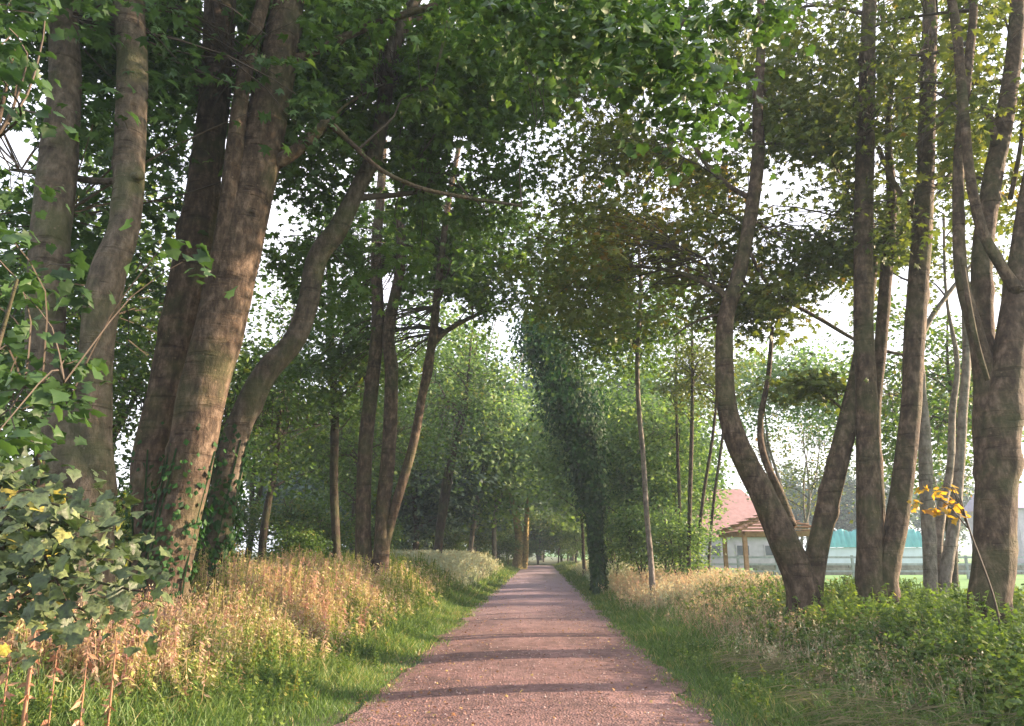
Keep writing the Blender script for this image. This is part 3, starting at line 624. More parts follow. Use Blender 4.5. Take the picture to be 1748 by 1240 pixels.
# hanging spray of leaves in front of the far left stems
sp = empty('sapling', (-4.3, 5.6, float(gz(-4.3, 5.6))), 'thin sapling whose dark leaves straggle across the far left stems', 'sapling')
mb = MB(); tube(mb, [(-4.3, 5.6, 0), (-4.35, 5.6, 1.8), (-4.3, 5.5, 3.4), (-4.3, 5.5, 4.8), (-4.2, 5.4, 5.6)], [.05, .04, .03, .02, .008], step=.15, seg=8); mb.build('stem', M['bark_dark'], sp, True)
cc = []
for (x, y, n, s) in [(30, 500, 6, 45), (10, 620, 10, 50), (110, 620, 3, 20), (0, 380, 6, 50), (110, 690, 4, 30), (0, 60, 14, 45), (20, 170, 7, 40), (310, 420, 2, 25), (0, 740, 9, 45)]:
    for _ in range(n): cc.append(P(x + r.normal() * s, y + r.normal() * s, 5.6 + r.normal() * .5)[0])
cc = np.array(cc); mb = MB(); limbs(mb, np.array([(-4.3, 5.5, z) for z in (2.4, 3, 3.4)] + [(-4.3, 5.5, 4.8)]), np.full(4, .03), cc, r, nl=9, rmax=.02); mb.build('twigs', M['twig'], sp)
mb = MB(); leaf_cloud(mb, cc, .26, 13, .13, 'lobed', r, drop=1.4, tone0=.3, amt=.7); mb.build('foliage', M['leaf_deep'], sp, True)

# yellowing spray by the rightmost trunk
r = np.random.default_rng(31)
ys_ = empty('sapling', (5.35, 8.6, float(gz(5.35, 8.6))), 'small sapling with a spray of yellow leaves left of the rightmost trunk', 'sapling')
mb = MB(); a = P(1655, 905, 8.4)[0]
tube(mb, [(5.35, 8.6, 0), (5.3, 8.5, .9), a, P(1640, 850, 8.4)[0]], [.014, .012, .01, .006], step=.1, seg=6)
for q in [(1560, 860), (1580, 830), (1610, 865), (1600, 838)]: tube(mb, [a, P((q[0] + 1655) / 2, q[1] - 5, 8.4)[0], P(*q, 8.4)[0]], [.007, .005, .003], step=.1, seg=4)
mb.build('stem', M['twig'], ys_)
cc = np.array([P(x, y, 8.4 + r.normal() * .1)[0] for x, y in [(1562, 858), (1575, 832), (1590, 868), (1605, 842), (1622, 830), (1632, 858), (1640, 872), (1612, 872)]])
mb = MB(); leaf_cloud(mb, cc, .1, 6, .10, 'lobed', r, gaps=False, drop=1); mb.build('foliage', M['leaf_yellow'], ys_)

# ------------------------------------------------------------------ ivy clad leaning tree and slim sapling, centre right
r = np.random.default_rng(41)
d = 26.0
b = P(1020, 985, d)[0]
iv = empty('tree', (b[0], d, float(gz(b[0], d))), 'dark ivy smothered tree leaning left over the far path', 'tree')
pts = [(1023, 1000), (1019, 940), (1012, 860), (1000, 780), (982, 710), (960, 650), (935, 590), (915, 545)]
pp = [P(*q, d)[0] for q in pts]; rr = [.15, .13, .13, .15, .14, .12, .09, .05]
mb = MB(); Pp, Rr = tube(mb, pp, rr, step=.3, seg=10, bump=.05); mb.build('trunk', M['bark_dark'], iv, True)
mb = MB(); n = 26000; i = r.integers(0, len(Pp), n); tt = i / len(Pp)
wid = (.06 + .88 * sst(.14, .7, tt) * (1 - .3 * sst(.8, 1, tt))) * (1 + .25 * np.sin(tt * 23))
a = r.random(n) * 6.28; rad = Rr[i] + wid * r.random(n) ** .8
o = np.c_[np.cos(a), np.sin(a), np.zeros(n)]; lump = 1 + .35 * np.sin(3 * a + tt * 31) + .3 * np.sin(2 * a - tt * 57); rad = rad * lump; pos = Pp[i] + o * rad[:, None]; pos[:, 2] += r.normal(size=n) * .35
scatter(mb, 'rhomb', pos, o + r.normal(size=(n, 3)) * .4 + [0, 0, .3], .17 * (.5 + .8 * r.random(n)), .45 + r.normal(size=n) * .3, r, np.tile([0, 0, -1.], (n, 1)) + r.normal(size=(n, 3)) * .4)
mb.build('ivy', M['ivy'], iv)
tree('slim pale pole like young tree right of the ivy clad leaning tree', 19.0,
     [[(1112, 970, 12), (1104, 880, 11), (1098, 780, 10), (1090, 690, 10), (1088, 600, 9), (1094, 500, 8), (1090, 420, 7)]],
     [(3.4, 19, 8.2, 2.4, 1.8, 1.8, 50), (2.6, 19, 6.9, 1.8, 1.4, 1.1, 34), (*P(960, 430, 20)[0], 2.2, 1.6, 1.4, 50)], 42, bark='bark_pale', leaf='leaf_green', lsize=.15, top=9, bump=.02, tone0=.55, dens=1.5, nl=18, csize=.65)

# ------------------------------------------------------------------ generic trees for the wood, each copied whole
def proto_tree(name, label, cat, seed, h, cw, cbase, ncl, nper, lsize, csize, leaf, bark='bark_dark', group=None, templ='rhomb', tr=.14, nst=1, lean=.05, tone0=.45):
    r = np.random.default_rng(seed)
    root = empty(name, (0, 0, 0), label, cat, group)
    A, AR = [], []
    for s in range(nst):
        mb = MB(); a = r.random() * 6.28; sp = 0 if nst == 1 else .3
        pts = [np.array([0, 0, -.2])]
        for k in range(1, 6):
            f = k / 5; pts.append(np.array([math.cos(a) * (sp * f * h * .35 + lean * h * f * f) + r.normal() * .012 * h, math.sin(a) * (sp * f * h * .35 + lean * h * f * f) + r.normal() * .012 * h, h * .86 * f]))
        Pp, Rr = tube(mb, pts, [tr, tr * .85, tr * .7, tr * .5, tr * .3, .02], step=.5, seg=8, bump=.05, seed=seed + s, flare=.3)
        mb.build('trunk' if s == 0 else 'stem', M[bark], root, True)
        k = Pp[:, 2] > cbase * .6; A.append(Pp[k]); AR.append(Rr[k])
    cz = (h + cbase) / 2
    C = []
    nb = 9
    for k in range(nb):
        v = r.normal(size=3); v /= np.linalg.norm(v); q = .55 * v * np.array([cw, cw, (h - cbase) / 2]); C.append(ell_points(r, (q[0], q[1], cz + q[2], cw * .5, cw * .5, (h - cbase) * .24), ncl // nb))
    C = np.vstack(C)
    mb = MB(); limbs(mb, np.vstack(A), np.concatenate(AR), C, r, nl=8, rmax=.06); mb.build('twigs', M['twig'], root)
    mb = MB(); leaf_cloud(mb, C, csize, nper, lsize, templ, r, gaps=False, tone0=tone0, tvar=.36); mb.build('foliage', M[leaf], root)
    return root

def copy_tree(src, loc, rz, sc_=(1, 1, 1), label=None, group=None):
    c = src.copy(); sc.collection.objects.link(c); c.location = loc; c.rotation_euler = (0, 0, rz); c.scale = sc_
    if label: c['label'] = label
    if group: c['group'] = group
    elif 'group' in c: del c['group']
    for ch in src.children:
        k = ch.copy(); sc.collection.objects.link(k); k.parent = c
    return c

class Kind:
    def __init__(s, *a, **k): s.p = proto_tree(*a, **k); s.used = False
    def put(s, x, y, rz, sc_=1.0, label=None, group=None, z=None):
        loc = (x, y, float(gz(x, y)) if z is None else z)
        scl = (sc_, sc_, sc_) if np.isscalar(sc_) else sc_
        if not s.used:
            s.used = True; o = s.p; o.location = loc; o.rotation_euler = (0, 0, rz); o.scale = scl
            if label: o['label'] = label
            if group: o['group'] = group
            return o
        return copy_tree(s.p, loc, rz, scl, label, group)

K_wood = Kind('tree', 'dense green tree', 'tree', 51, 11.5, 3.4, 1.6, 170, 40, .18, .95, 'leaf_green')
K_wood2 = Kind('tree', 'green tree', 'tree', 52, 10.5, 3.0, 2.6, 170, 46, .17, .9, 'leaf_green', nst=2)
K_shrub = Kind('shrub', 'leafy shrub', 'shrub', 53, 3.2, 1.5, .2, 70, 60, .13, .5, 'leaf_green', tr=.04, nst=3)
K_blue = Kind('tree', 'dark tree', 'tree', 54, 13, 4.6, .3, 330, 50, .36, 1.05, 'leaf_blue', tr=.22)
K_pale = Kind('tree', 'pale tree', 'tree', 55, 11, 3.6, 1.8, 230, 44, .25, .9, 'leaf_pale', nst=2, bark='bark_pale', tr=.1)
K_high = Kind('tree', 'pale tree', 'tree', 58, 13, 4.0, 5.6, 190, 50, .22, 1.1, 'leaf_pale', nst=2, bark='bark_pale', tr=.13)
K_airy = Kind('tree', 'airy tree', 'tree', 59, 11, 3.6, 3.2, 150, 22, .2, 1.0, 'leaf_olive', nst=3, bark='bark_pale', tr=.09)
K_olive = Kind('tree', 'thin tree', 'tree', 56, 9.5, 2.3, 1.2, 170, 44, .19, .7, 'leaf_pale', tr=.07)
K_willow = Kind('shrub', 'light green shrub', 'shrub', 57, 3.8, 1.5, .6, 80, 60, .13, .5, 'leaf_pale', tr=.04, nst=3)

r = np.random.default_rng(77)
# wood left of the path
WLS = ['green tree of the wood nearest the left edge, behind the twin stemmed tree', 'green tree showing in the gap between the twin stemmed tree and the massive leaning one',
       'green tree of the wood just right of the curving ivy clad stem', 'green tree deeper in the wood, behind the foot of the curving grey tree', 'green tree deep in the wood, right behind the three slender stems',
       'farthest tree of the wood left of the thin straight tree', 'farthest green tree behind the three slender stems', 'green tree whose leaves fill the upper left edge behind the twin stems',
       'green tree directly behind the massive leaning tree', 'green tree far back at the left edge beyond the twin stems', 'smallest green tree close behind the three slender stems']
for k, (x, y, s) in enumerate([(-9.5, 15, 1.0), (-12, 21, 1.05), (-7.5, 23, .95), (-10.5, 30, 1.0), (-6.5, 31, .95), (-14.5, 38, 1.1), (-8.5, 41, 1.05), (-12, 13.0, .85), (-7.4, 17.5, .8), (-14.5, 17, 1.0), (-5.2, 26, .85)]):
    (K_wood, K_wood2)[k % 2].put(x, y, r.random() * 6.28, s, WLS[k], 'trees of the wood on the left')
for k, (x, y, s) in enumerate([(-6.6, 13.5, .75), (-8.8, 18.5, .9), (-6.0, 24.5, .8), (-9.6, 26, 1.0), (-13, 17, 1.0), (-6.2, 36, .9), (-7.6, 10.6, .7), (-11, 14, 1.1), (-14, 22, 1.3), (-8, 28, 1.1), (-16, 17, 1.3), (-10.5, 21.5, 1.1), (-5.6, 19.5, .6), (-5.4, 29, .8)]):
    K_shrub.put(x, y, r.random() * 6.28, s, 'leafy green shrub growing between the trunks of the left hand wood', 'shrubs under the wood on the left')
# far trees closing the view down the path
for k, (x, y, s) in enumerate([(-5.6, 43, .9), (-4.4, 54, 1.2), (-9.5, 60, 1.3), (-3.2, 70, 1.5), (-14, 68, 1.4), (-7, 82, 1.5), (-7.2, 47, .9), (-1.8, 88, 1.6), (-20, 75, 1.5)]):
    K_blue.put(x, y, r.random() * 6.28, s, 'dark bluish tree in the bank of trees left of the far end of the path', 'bluish trees left of the far path')
for k, (x, y, s) in enumerate([(7.4, 60, 1.5), (8.0, 76, 1.6), (11.5, 56, 1.15), (13, 72, 1.4)]):
    K_pale.put(x, y, r.random() * 6.28, s, ['pale green tree over the right edge of the far path, behind the ivy', 'farthest pale green tree along the right edge of the far path', 'pale green tree set back to the right, behind the slim pole like tree', 'farthest pale green tree behind the thicket on the right'][k], 'pale trees right of the far path')
for x, y, s in [(1.2, 106, 1.7), (8.2, 104, 1.6), (13.5, 100, 1.4), (-4, 108, 1.5), (4.5, 118, 1.8)]:
    K_blue.put(x, y, r.random() * 6.28, s, 'dark tree closing off the tunnel at the far end of the path', 'trees closing the far end of the path')
K_pale.put(-2.6, 45, 1.7, (1.35, 1.35, 1.6), 'pale green tree whose crown shows over the path right of the three slender stems')
K_pale.put(-1.2, 55, .7, (1.5, 1.5, 1.85), 'tall pale tree leaning its crown over the middle distance of the path')
K_blue.put(.9, 84, .7, (1.5, 1.5, 2.2), 'dark tree whose low crown hangs over the far path')
# trees that arch over the middle of the path
for k, (kk, x, y, s) in enumerate([(K_wood2, -3.4, 34, 1.32), (K_pale, -3.0, 60, 1.5), (K_wood2, 5.0, 37, 1.35), (K_pale, 5.4, 47, 1.4)]):
    kk.put(x, y, r.random() * 6.28, s, ['green tree arching over the path just beyond the three slender stems', 'paler green tree beyond the three slender stems, left of the narrowing path',
           'green tree arching over the path just beyond the ivy clad leaning tree', 'pale green tree behind the ivy clad leaning tree'][k])
# thicket right of the ivy tree
for k, (x, y, s) in enumerate([(4.6, 29, 1.0), (5.8, 27, .85), (6.3, 30, .98), (5.6, 33, 1.25), (7.1, 34, 1.1), (3.6, 38, 1.35), (8.2, 40, 1.25)]):
    K_olive.put(x, y, r.random() * 6.28, s, ['thin leafy tree of the thicket nearest the ivy clad tree', 'foremost thin leafy tree in the thicket, behind the bushy shrubs', 'thin leafy tree at the field end of the thicket, behind the thin dark stems', 'tall thin leafy tree in the middle of the thicket', 'tall thin leafy tree at the back of the thicket beside the pink roof', 'tallest thin leafy tree of the thicket, showing between ivy clad tree and slim pole', 'farthest thin leafy tree behind the thicket on the right'][k], 'thin trees of the thicket right of the ivy clad tree')
for k, (x, y, s) in enumerate([(4.3, 25.5, .85), (5.1, 25.4, .8), (4.0, 29.5, .9)]):
    K_willow.put(x, y, r.random() * 6.28, s, ['leafy shrub just right of the foot of the ivy clad tree', 'leafy shrub close behind the slim pale pole like tree', 'leafy shrub partly hidden behind the ivy clad tree'][k], 'shrubs at the foot of the ivy clad tree')
K_willow.put(4.9, 22.5, .4, .78, 'light green airy shrub at the right end of the thicket')
for k, (x, y, s) in enumerate([(-3.6, 46, .8), (-5.4, 50, 1.0), (-2.6, 57, .9), (-7.5, 53, 1.2), (-10, 50, 1.2), (-4.5, 62, 1.3), (-1.6, 66, 1.0), (-13, 56, 1.4), (6.4, 54, 1.0), (7.4, 66, 1.3), (9.5, 60, 1.3), (6.6, 80, 1.2), (-.6, 80, 1.2), (1.5, 98, 2.0), (7, 96, 2.0), (4.2, 103, 2.2), (-3, 92, 2.2), (-8, 84, 2.2), (11, 88, 2.2), (-13, 76, 2.2), (-18, 68, 2.2), (-6, 72, 1.6)]):
    K_shrub.put(x, y, r.random() * 6.28, s, 'green shrub in the undergrowth beside the far half of the path', 'shrubs beside the far half of the path')
for x, y, s in [(1.6, 78, .9), (4.6, 77, 1.3), (.3, 79, 1.2), (1.3, 84, 1.7), (2.9, 84, 2.0), (5.5, 84, 1.9), (-1.4, 76, 1.5), (7.2, 78, 1.6)]:
    K_shrub.put(x, y, r.random() * 6.28, s, 'dark shrub closing the tunnel at the far end of the path', 'shrubs at the end of the path')
K_shrub.put(-.3, 61, 1.3, .8, 'shrub hugging the left edge of the far path by the mossy trunk')
K_willow.put(5.2, 62, 2, 1.1, 'pale shrub on the right edge of the far path')
# field side
K_high.put(13.8, 37, .3, 1.0, 'pale feathery green tree seen through the fork of the elbow shaped tree')
K_airy.put(16.5, 43, 1.3, 1.0, 'airy tree with thin leaves against the white sky inside the fork of the elbow tree')
K_airy.put(15.5, 27, 4.3, .9, 'airy pale tree between the two upright stems and the rightmost trunk')
K_high.put(24, 38, 2.3, 1.0, 'pale tree beyond the pale thin stems on the right of the field')
for k, (x, y, s) in enumerate([(37, 93, 1.1), (44, 92, 1.1), (57, 98, 1.1)]):
    K_blue.put(x, y, r.random() * 6.28, s, ['dark bluish tree across the field, seen inside the fork of the elbow tree', 'dark bluish tree across the field, behind the two upright stems', 'dark bluish tree across the field, left of the rightmost trunk'][k], 'trees on the far side of the field')
# thin bare stems in the right middle distance
for k, (px, w, d_, lean) in enumerate([(1176, 9, 22, 6), (1190, 7, 23, 34), (1162, 7, 24, -8), (1210, 6, 25, 30)]):
    tree(['second thin dark stem from the left in the thicket by the elbow tree', 'thin dark stem third from the left in the thicket, leaning right', 'leftmost thin dark stem in the thicket by the elbow tree, leaning slightly left', 'rightmost thin dark stem in the thicket, nearest the elbow shaped tree'][k], d_, [[(px, 960, w), (px + lean * .3, 850, w), (px + lean * .8, 740, w * .9), (px + lean, 640, w * .7), (px + lean * .8, 520, w * .5)]],
         [(P(px, 560, d_)[0][0], d_, 7, 1.2, 1.0, 1.6, 16)], 60 + k, group='thin stems in the thicket', bark='bark_dark', leaf='leaf_olive', lsize=.12, top=8, bump=.01)
# mossy trunk far down the path
r = np.random.default_rng(3)
tree('sunlit brown trunk at the dark end of the path', 62, [[(884, 962, 22), (886, 920, 18), (882, 890, 15), (874, 850, 12)], [(896, 958, 14), (898, 910, 12), (900, 870, 9)]],
     [(.4, 62, 7.5, 3, 3, 2.0, 40)], 71, leaf='leaf_pale', lsize=.28, csize=1.2, bark='bark_moss_lit', templ='rhomb', top=8, bump=.02, gaps=False, clear=0)

# trees off to the right of the frame, part of the row by the path (their crowns and shade reach into view)
K_wood2.put(10.8, 19, 2.0, .82, 'green tree on the field side behind the pale thin stems')

for a in LATER: crown_pass(*a)

# ------------------------------------------------------------------ grasses and ground cover
def blades(mb, x, y, h, w, r, lean=.35, tone=None, z=None):
    n = len(x); z = gz(x, y) if z is None else z
    a = r.random(n) * 6.28; fa = r.random(n) * 6.28
    le = lean * h * (.3 + r.random(n)); dx, dy = np.cos(a) * le, np.sin(a) * le
    wx, wy = np.cos(fa) * w / 2, np.sin(fa) * w / 2
    rows = []
    for t, ww in ((0, 1), (.45, .85), (.8, .5)):
        cx_, cy_, cz_ = x + dx * t * t, y + dy * t * t, z - .01 + h * t
        rows += [np.c_[cx_ - wx * ww, cy_ - wy * ww, cz_], np.c_[cx_ + wx * ww, cy_ + wy * ww, cz_]]
    rows.append(np.c_[x + dx, y + dy, z + h * .97])
    V = np.stack(rows, 1).reshape(-1, 3); b = (np.arange(n) * 7)[:, None]
    mb.add(V, [np.vstack([b + [0, 1, 3, 2], b + [2, 3, 5, 4]]), b + [4, 5, 6]], np.repeat(np.clip(tone, 0, 1), 7))
    return x + dx, y + dy, z + h * .97

def strip_pts(r, n, y0, y1, e0, e1, side, power=1.0):
    """random points beside the path; e is the distance from the path's centre line"""
    y = y0 + (y1 - y0) * r.random(n) ** power
    e = e0 + (e1 - e0) * r.random(n)
    return xc(y) + side * e, y

r = np.random.default_rng(101)
# short grass along both edges
mb = MB()
for side in (-1, 1):
    for (y0, y1, n, w, h, e1) in [(5, 11, 30000, .008, .11, 4.2), (11, 20, 22000, .013, .14, 4.0), (20, 36, 16000, .022, .17, 3.4), (36, 80, 14000, .05, .24, 3.2)]:
        x, y = strip_pts(r, n, y0, y1, 1.38, e1, side)
        e = np.abs(x - xc(y)); k = r.random(n) < .25 * sst(1.36, 1.5, e + .2 * wob(x * 2, y * 2)) + .75 * sst(1.5, 1.85, e + .12 * wob(x * 3, y * 3)); x, y, e = x[k], y[k], e[k]
        hh = h * (.4 + .9 * r.random(len(x))) * (.6 + .8 * sst(1.6, 2.6, e)) * (1 + .6 * wob(x, y, 1.7))
        blades(mb, x, y, hh, w, r, .9, .42 + .2 * wob(x, y, .8, 2) + .22 * r.normal(size=len(x)))
o = mb.build('grass', M['grass'], smooth=True); tag(o, 'short green grass along both edges of the path', 'grass', kind='stuff')

def forbs(mbl, mbs, x, y, h, r, nleaf, lsize, tone, stemw=.006, templ='slim', droop=.2, lean=.2):
    n = len(x); z = gz(x, y)
    a = r.random(n) * 6.28; le = lean * h * r.random(n); dx, dy = np.cos(a) * le, np.sin(a) * le
    for q in (0, 1):
        wx, wy = (stemw / 2, 0) if q == 0 else (0, stemw / 2)
        rows = []
        for t in (0, .5, 1):
            c = np.c_[x + dx * t * t, y + dy * t * t, z + h * t]; rows += [c - [wx, wy, 0], c + [wx, wy, 0]]
        V = np.stack(rows, 1).reshape(-1, 3); b = (np.arange(n) * 6)[:, None]
        mbs.add(V, [np.vstack([b + [0, 1, 3, 2], b + [2, 3, 5, 4]])], np.repeat(np.clip(tone, 0, 1), 6))
    i = np.repeat(np.arange(n), nleaf); m = len(i); t = .12 + .9 * r.random(m) ** .8
    t = np.minimum(t, 1.02)
    fa = r.random(m) * 6.28; o_ = np.c_[np.cos(fa), np.sin(fa), np.zeros(m)]
    pos = np.c_[x[i] + dx[i] * t * t, y[i] + dy[i] * t * t, z[i] + h[i] * t] + o_ * .012
    scatter(mbl, templ, pos, np.array([0, 0, 1.]) + r.normal(size=(m, 3)) * .3 + o_ * .35, lsize * (.55 + .7 * r.random(m)) * (1.15 - .5 * t), tone[i] + r.normal(size=m) * .16 - .22 * (t - .5), r, o_ + [0, 0, -droop] + r.normal(size=(m, 3)) * .25)

def pans(mb, x, y, z, r, k, size, tone, hgt=.22):
    """feathery seed heads"""
    n = len(x); i = np.repeat(np.arange(n), k); m = len(i); t = r.random(m)
    pos = np.c_[x[i], y[i], z[i] - t * hgt] + r.normal(size=(m, 3)) * .018 * (1 + t)[:, None]
    a = r.random(m) * 6.28; o_ = np.c_[np.cos(a), np.sin(a), .5 + r.random(m)]
    scatter(mb, 'slim', pos, r.normal(size=(m, 3)), size * (.6 + .8 * r.random(m)), tone[i] + r.normal(size=m) * .15, r, o_)

# tall dry willowherb and grasses on the left verge
mb = MB(); mbs = MB()
for (y0, y1, e0, e1, n, nl, ls, sw) in [(6.6, 12, 2.5, 7.5, 3500, 30, .08, .007), (12, 18, 2.4, 7.5, 3000, 26, .105, .010), (18, 27, 2.3, 7, 2000, 18, .15, .018)]:
    x, y = strip_pts(r, n, y0, y1, e0, e1, -1)
    e = np.abs(x - xc(y)); k = r.random(n) < sst(e0 - .1, e0 + .9, e + .3 * wob(x, y, .9)); x, y, e = x[k], y[k], e[k]
    h = (.45 + .55 * sst(e0, e0 + 1.6, e)) * (.7 + .45 * r.random(len(x))) * (1 + .28 * wob(x, y, 1.1, 6)) * (.66 + .26 * sst(7, 12, y))
    tone = .47 + .30 * wob(x, y, .6, 1) + .22 * r.normal(size=len(x)) + .45 * sst(14, 22, y) + .25 * sst(e0 + 1.2, e0, e)
    forbs(mb, mbs, x, y, h, r, nl, ls, tone, sw, droop=.1)
mb.F = mb.F; 
for k, fs in mbs.F.items(): mb.F.setdefault(k, []).extend([f + mb.n for f in fs])
mb.V += mbs.V; mb.T += mbs.T; mb.n += mbs.n
o = mb.build('dry_willowherb', M['dry']); tag(o, 'tall orange and straw coloured dying weeds on the sunlit left verge', 'weeds', kind='stuff')

# tall grasses: stalks with seed heads, both sides
mb = MB()
for side, y0, y1, e0, e1, n, h0, w, t0 in [(-1, 6.6, 14, 2.8, 7, 3200, .75, .006, .3), (-1, 14, 26, 2.6, 7, 5000, .85, .010, .45), (-1, 26, 48, 2.2, 8, 10000, 1.05, .02, .88),
                                          (1, 6.5, 10, 2.6, 5, 1300, .42, .005, .4), (1, 9, 17, 2.4, 5.6, 3000, .5, .007, .38), (1, 17, 28, 2.1, 6.5, 5200, .75, .012, .45), (1, 28, 50, 2.1, 6, 6000, .85, .02, .92)]:
    x, y = strip_pts(r, n, y0, y1, e0, e1, side)
    e = np.abs(x - xc(y)); k = r.random(n) < sst(e0 - .1, e0 + .8, e + .2 * wob(x, y)); x, y, e = x[k], y[k], e[k]
    h = h0 * (.55 + .6 * r.random(len(x))) * (.6 + .4 * sst(e0, e0 + 1.3, e))
    tone = t0 + .2 * wob(x, y, .7, 3) + .15 * r.normal(size=len(x))
    tx, ty, tz = blades(mb, x, y, h, w, r, .35, tone)
    k = r.random(len(x)) < .75
    pans(mb, tx[k], ty[k], tz[k], r, 7, w * 5.5, tone[k], .2)
o = mb.build('tall_grass', M['seed'], smooth=False); tag(o, 'tall seeding grass with feathery pinkish heads on both verges', 'grass', kind='stuff')

# lush green lower growth under the stalks
mb = MB()
for side, y0, y1, e0, e1, n, h0, w in [(-1, 6, 13, 2.5, 8, 16000, .3, .012), (-1, 13, 26, 2.3, 8, 16000, .42, .02), (-1, 26, 60, 2.0, 8, 18000, .62, .045), (1, 6, 13, 2.6, 9, 18000, .3, .012), (1, 13, 28, 2.3, 9, 16000, .4, .02), (1, 28, 60, 2.0, 8, 14000, .6, .045)]:
    x, y = strip_pts(r, n, y0, y1, e0, e1, side); e = np.abs(x - xc(y))
    h = h0 * (.4 + .8 * r.random(n)) * (.45 + .55 * sst(e0, e0 + 1.2, e)) * (1 + .3 * wob(x, y, 1.2, 9))
    blades(mb, x, y, h, w, r, .6, .45 + .25 * wob(x, y, .7, 4) + .2 * r.normal(size=n))
o = mb.build('meadow_grass', M['grass_far'], smooth=True); tag(o, 'lush mid height green grass under the seed stalks of both verges', 'grass', kind='stuff')

# nettles, brambles and other broad leaves on the right verge
mb = MB(); mbs = MB()
for (y0, y1, e0, e1, n, nl, ls, sw, h0) in [(5.5, 9, 3.0, 8.0, 1500, 28, .095, .007, .6), (9, 13, 3.1, 8.5, 1800, 26, .10, .008, .72), (13, 20, 3.0, 9, 1300, 20, .12, .012, .65)]:
    x, y = strip_pts(r, n, y0, y1, e0, e1, 1); e = np.abs(x - xc(y))
    k = r.random(n) < sst(e0 - .2, e0 + 1.0, e + .35 * wob(x, y, .9, 8)); x, y, e = x[k], y[k], e[k]
    h = h0 * (.55 + .6 * r.random(len(x))) * (.5 + .6 * sst(e0, e0 + 1.8, e)) * (1 + .25 * wob(x, y, 1.1, 5))
    tone = .48 + .22 * wob(x, y, .9, 7) + .14 * r.normal(size=len(x))
    forbs(mb, mbs, x, y, h, r, nl, ls, tone, sw, templ='rhomb', droop=.45, lean=.35)
for k, fs in mbs.F.items(): mb.F.setdefault(k, []).extend([f + mb.n for f in fs])
mb.V += mbs.V; mb.T += mbs.T; mb.n += mbs.n
o = mb.build('undergrowth', M['forb']); tag(o, 'tangled nettles and brambles under the right hand trees', 'undergrowth', kind='stuff')

# leafy cover at the near left
mb = MB(); mbs = MB()
for n, y0, y1, e0, e1, side, hh in [(2600, 5.6, 10, 2.1, 6.5, -1, .30), (1500, 10, 16, 2.0, 3.4, -1, .25), (1800, 5.6, 12, 2.0, 4, 1, .22)]:
    x, y = strip_pts(r, n, y0, y1, e0, e1, side); k = r.random(n) < sst(-.5, .5, wob(x, y, 1.9, 3)); x, y = x[k], y[k]; n = len(x)
    forbs(mb, mbs, x, y, .06 + hh * r.random(n) ** 1.5, r, 15, .055, .5 + .3 * wob(x, y, 1.2) + .22 * r.normal(size=n), .006, templ='rhomb', droop=.3)
for k, fs in mbs.F.items(): mb.F.setdefault(k, []).extend([f + mb.n for f in fs])
mb.V += mbs.V; mb.T += mbs.T; mb.n += mbs.n
o = mb.build('ground_cover', M['forb']); tag(o, 'low leafy weeds at the foot of the left verge', 'weeds', kind='stuff')

# cut grass lying on the right verge
n = 2600; x, y = strip_pts(r, n, 5.6, 10.5, 2.4, 4.6, 1); k = r.random(n) < sst(-.2, .5, wob(x, y, 1.3, 2) + .3); x, y = x[k], y[k]; n = len(x)
a = r.normal(size=n) * .5 + .5; Lc = .12 + .25 * r.random(n); dx, dy = np.cos(a) * Lc, np.sin(a) * Lc; z = gz(x, y) + .08 + .1 * r.random(n); w = .004
V = np.stack([np.c_[x - dx, y - dy, z - .02], np.c_[x, y - w, z + .03], np.c_[x + dx, y + dy, z], np.c_[x, y + w, z + .02]], 1).reshape(-1, 3); b = (np.arange(n) * 4)[:, None]
mb = MB(); mb.add(V, [b + [0, 1, 2, 3]], np.repeat(r.random(n), 4)); o = mb.build('hay', M['straw']); tag(o, 'flattened pale cut grass lying along the right edge of the path', 'cut grass', kind='stuff')

# red stalks in the bottom left corner
r = np.random.default_rng(15)
for k, (px, py0, d_, w, lb) in enumerate([(62, 1060, 5.6, 16, 'thickest reddish dead stalk at the bottom left corner'), (200, 1080, 5.8, 9, 'reddish dead stalk right of the thickest one at the bottom left'), (100, 1090, 5.7, 6, 'thin reddish dead stalk beside the thickest one'), (22, 1080, 5.6, 7, 'reddish dead stalk nearest the left edge'), (150, 1110, 5.7, 6, 'short thin reddish stalk midway between the two thickest at the bottom left')]):
    t, s = P(px, py0, d_); g0 = float(gz(t[0], t[1])); root = empty('dead_stalk', (t[0], t[1], g0), lb, 'plant', 'reddish dead stalks at the bottom left')
    mb = MB(); tube(mb, [(t[0] + .02, t[1], g0 - .05), ((t[0] + .01), t[1], (g0 + t[2]) / 2), t], [w * s * .24, w * s * .2, w * s * .07], step=.08, seg=7, bump=.12, seed=k, tone=.4); mb.build('stem', M['redstalk'], root, True)
    mb = MB(); n = 30; zz = g0 + (t[2] - g0) * r.random(n); a = r.random(n) * 6.28; o_ = np.c_[np.cos(a), np.sin(a), -.6 * np.ones(n)]
    scatter(mb, 'slim', np.c_[np.full(n, t[0] + .01), np.full(n, t[1]), zz], r.normal(size=(n, 3)), .07 * (.5 + r.random(n)), r.random(n), r, o_); mb.build('dead_leaves', M['redstalk'], root)

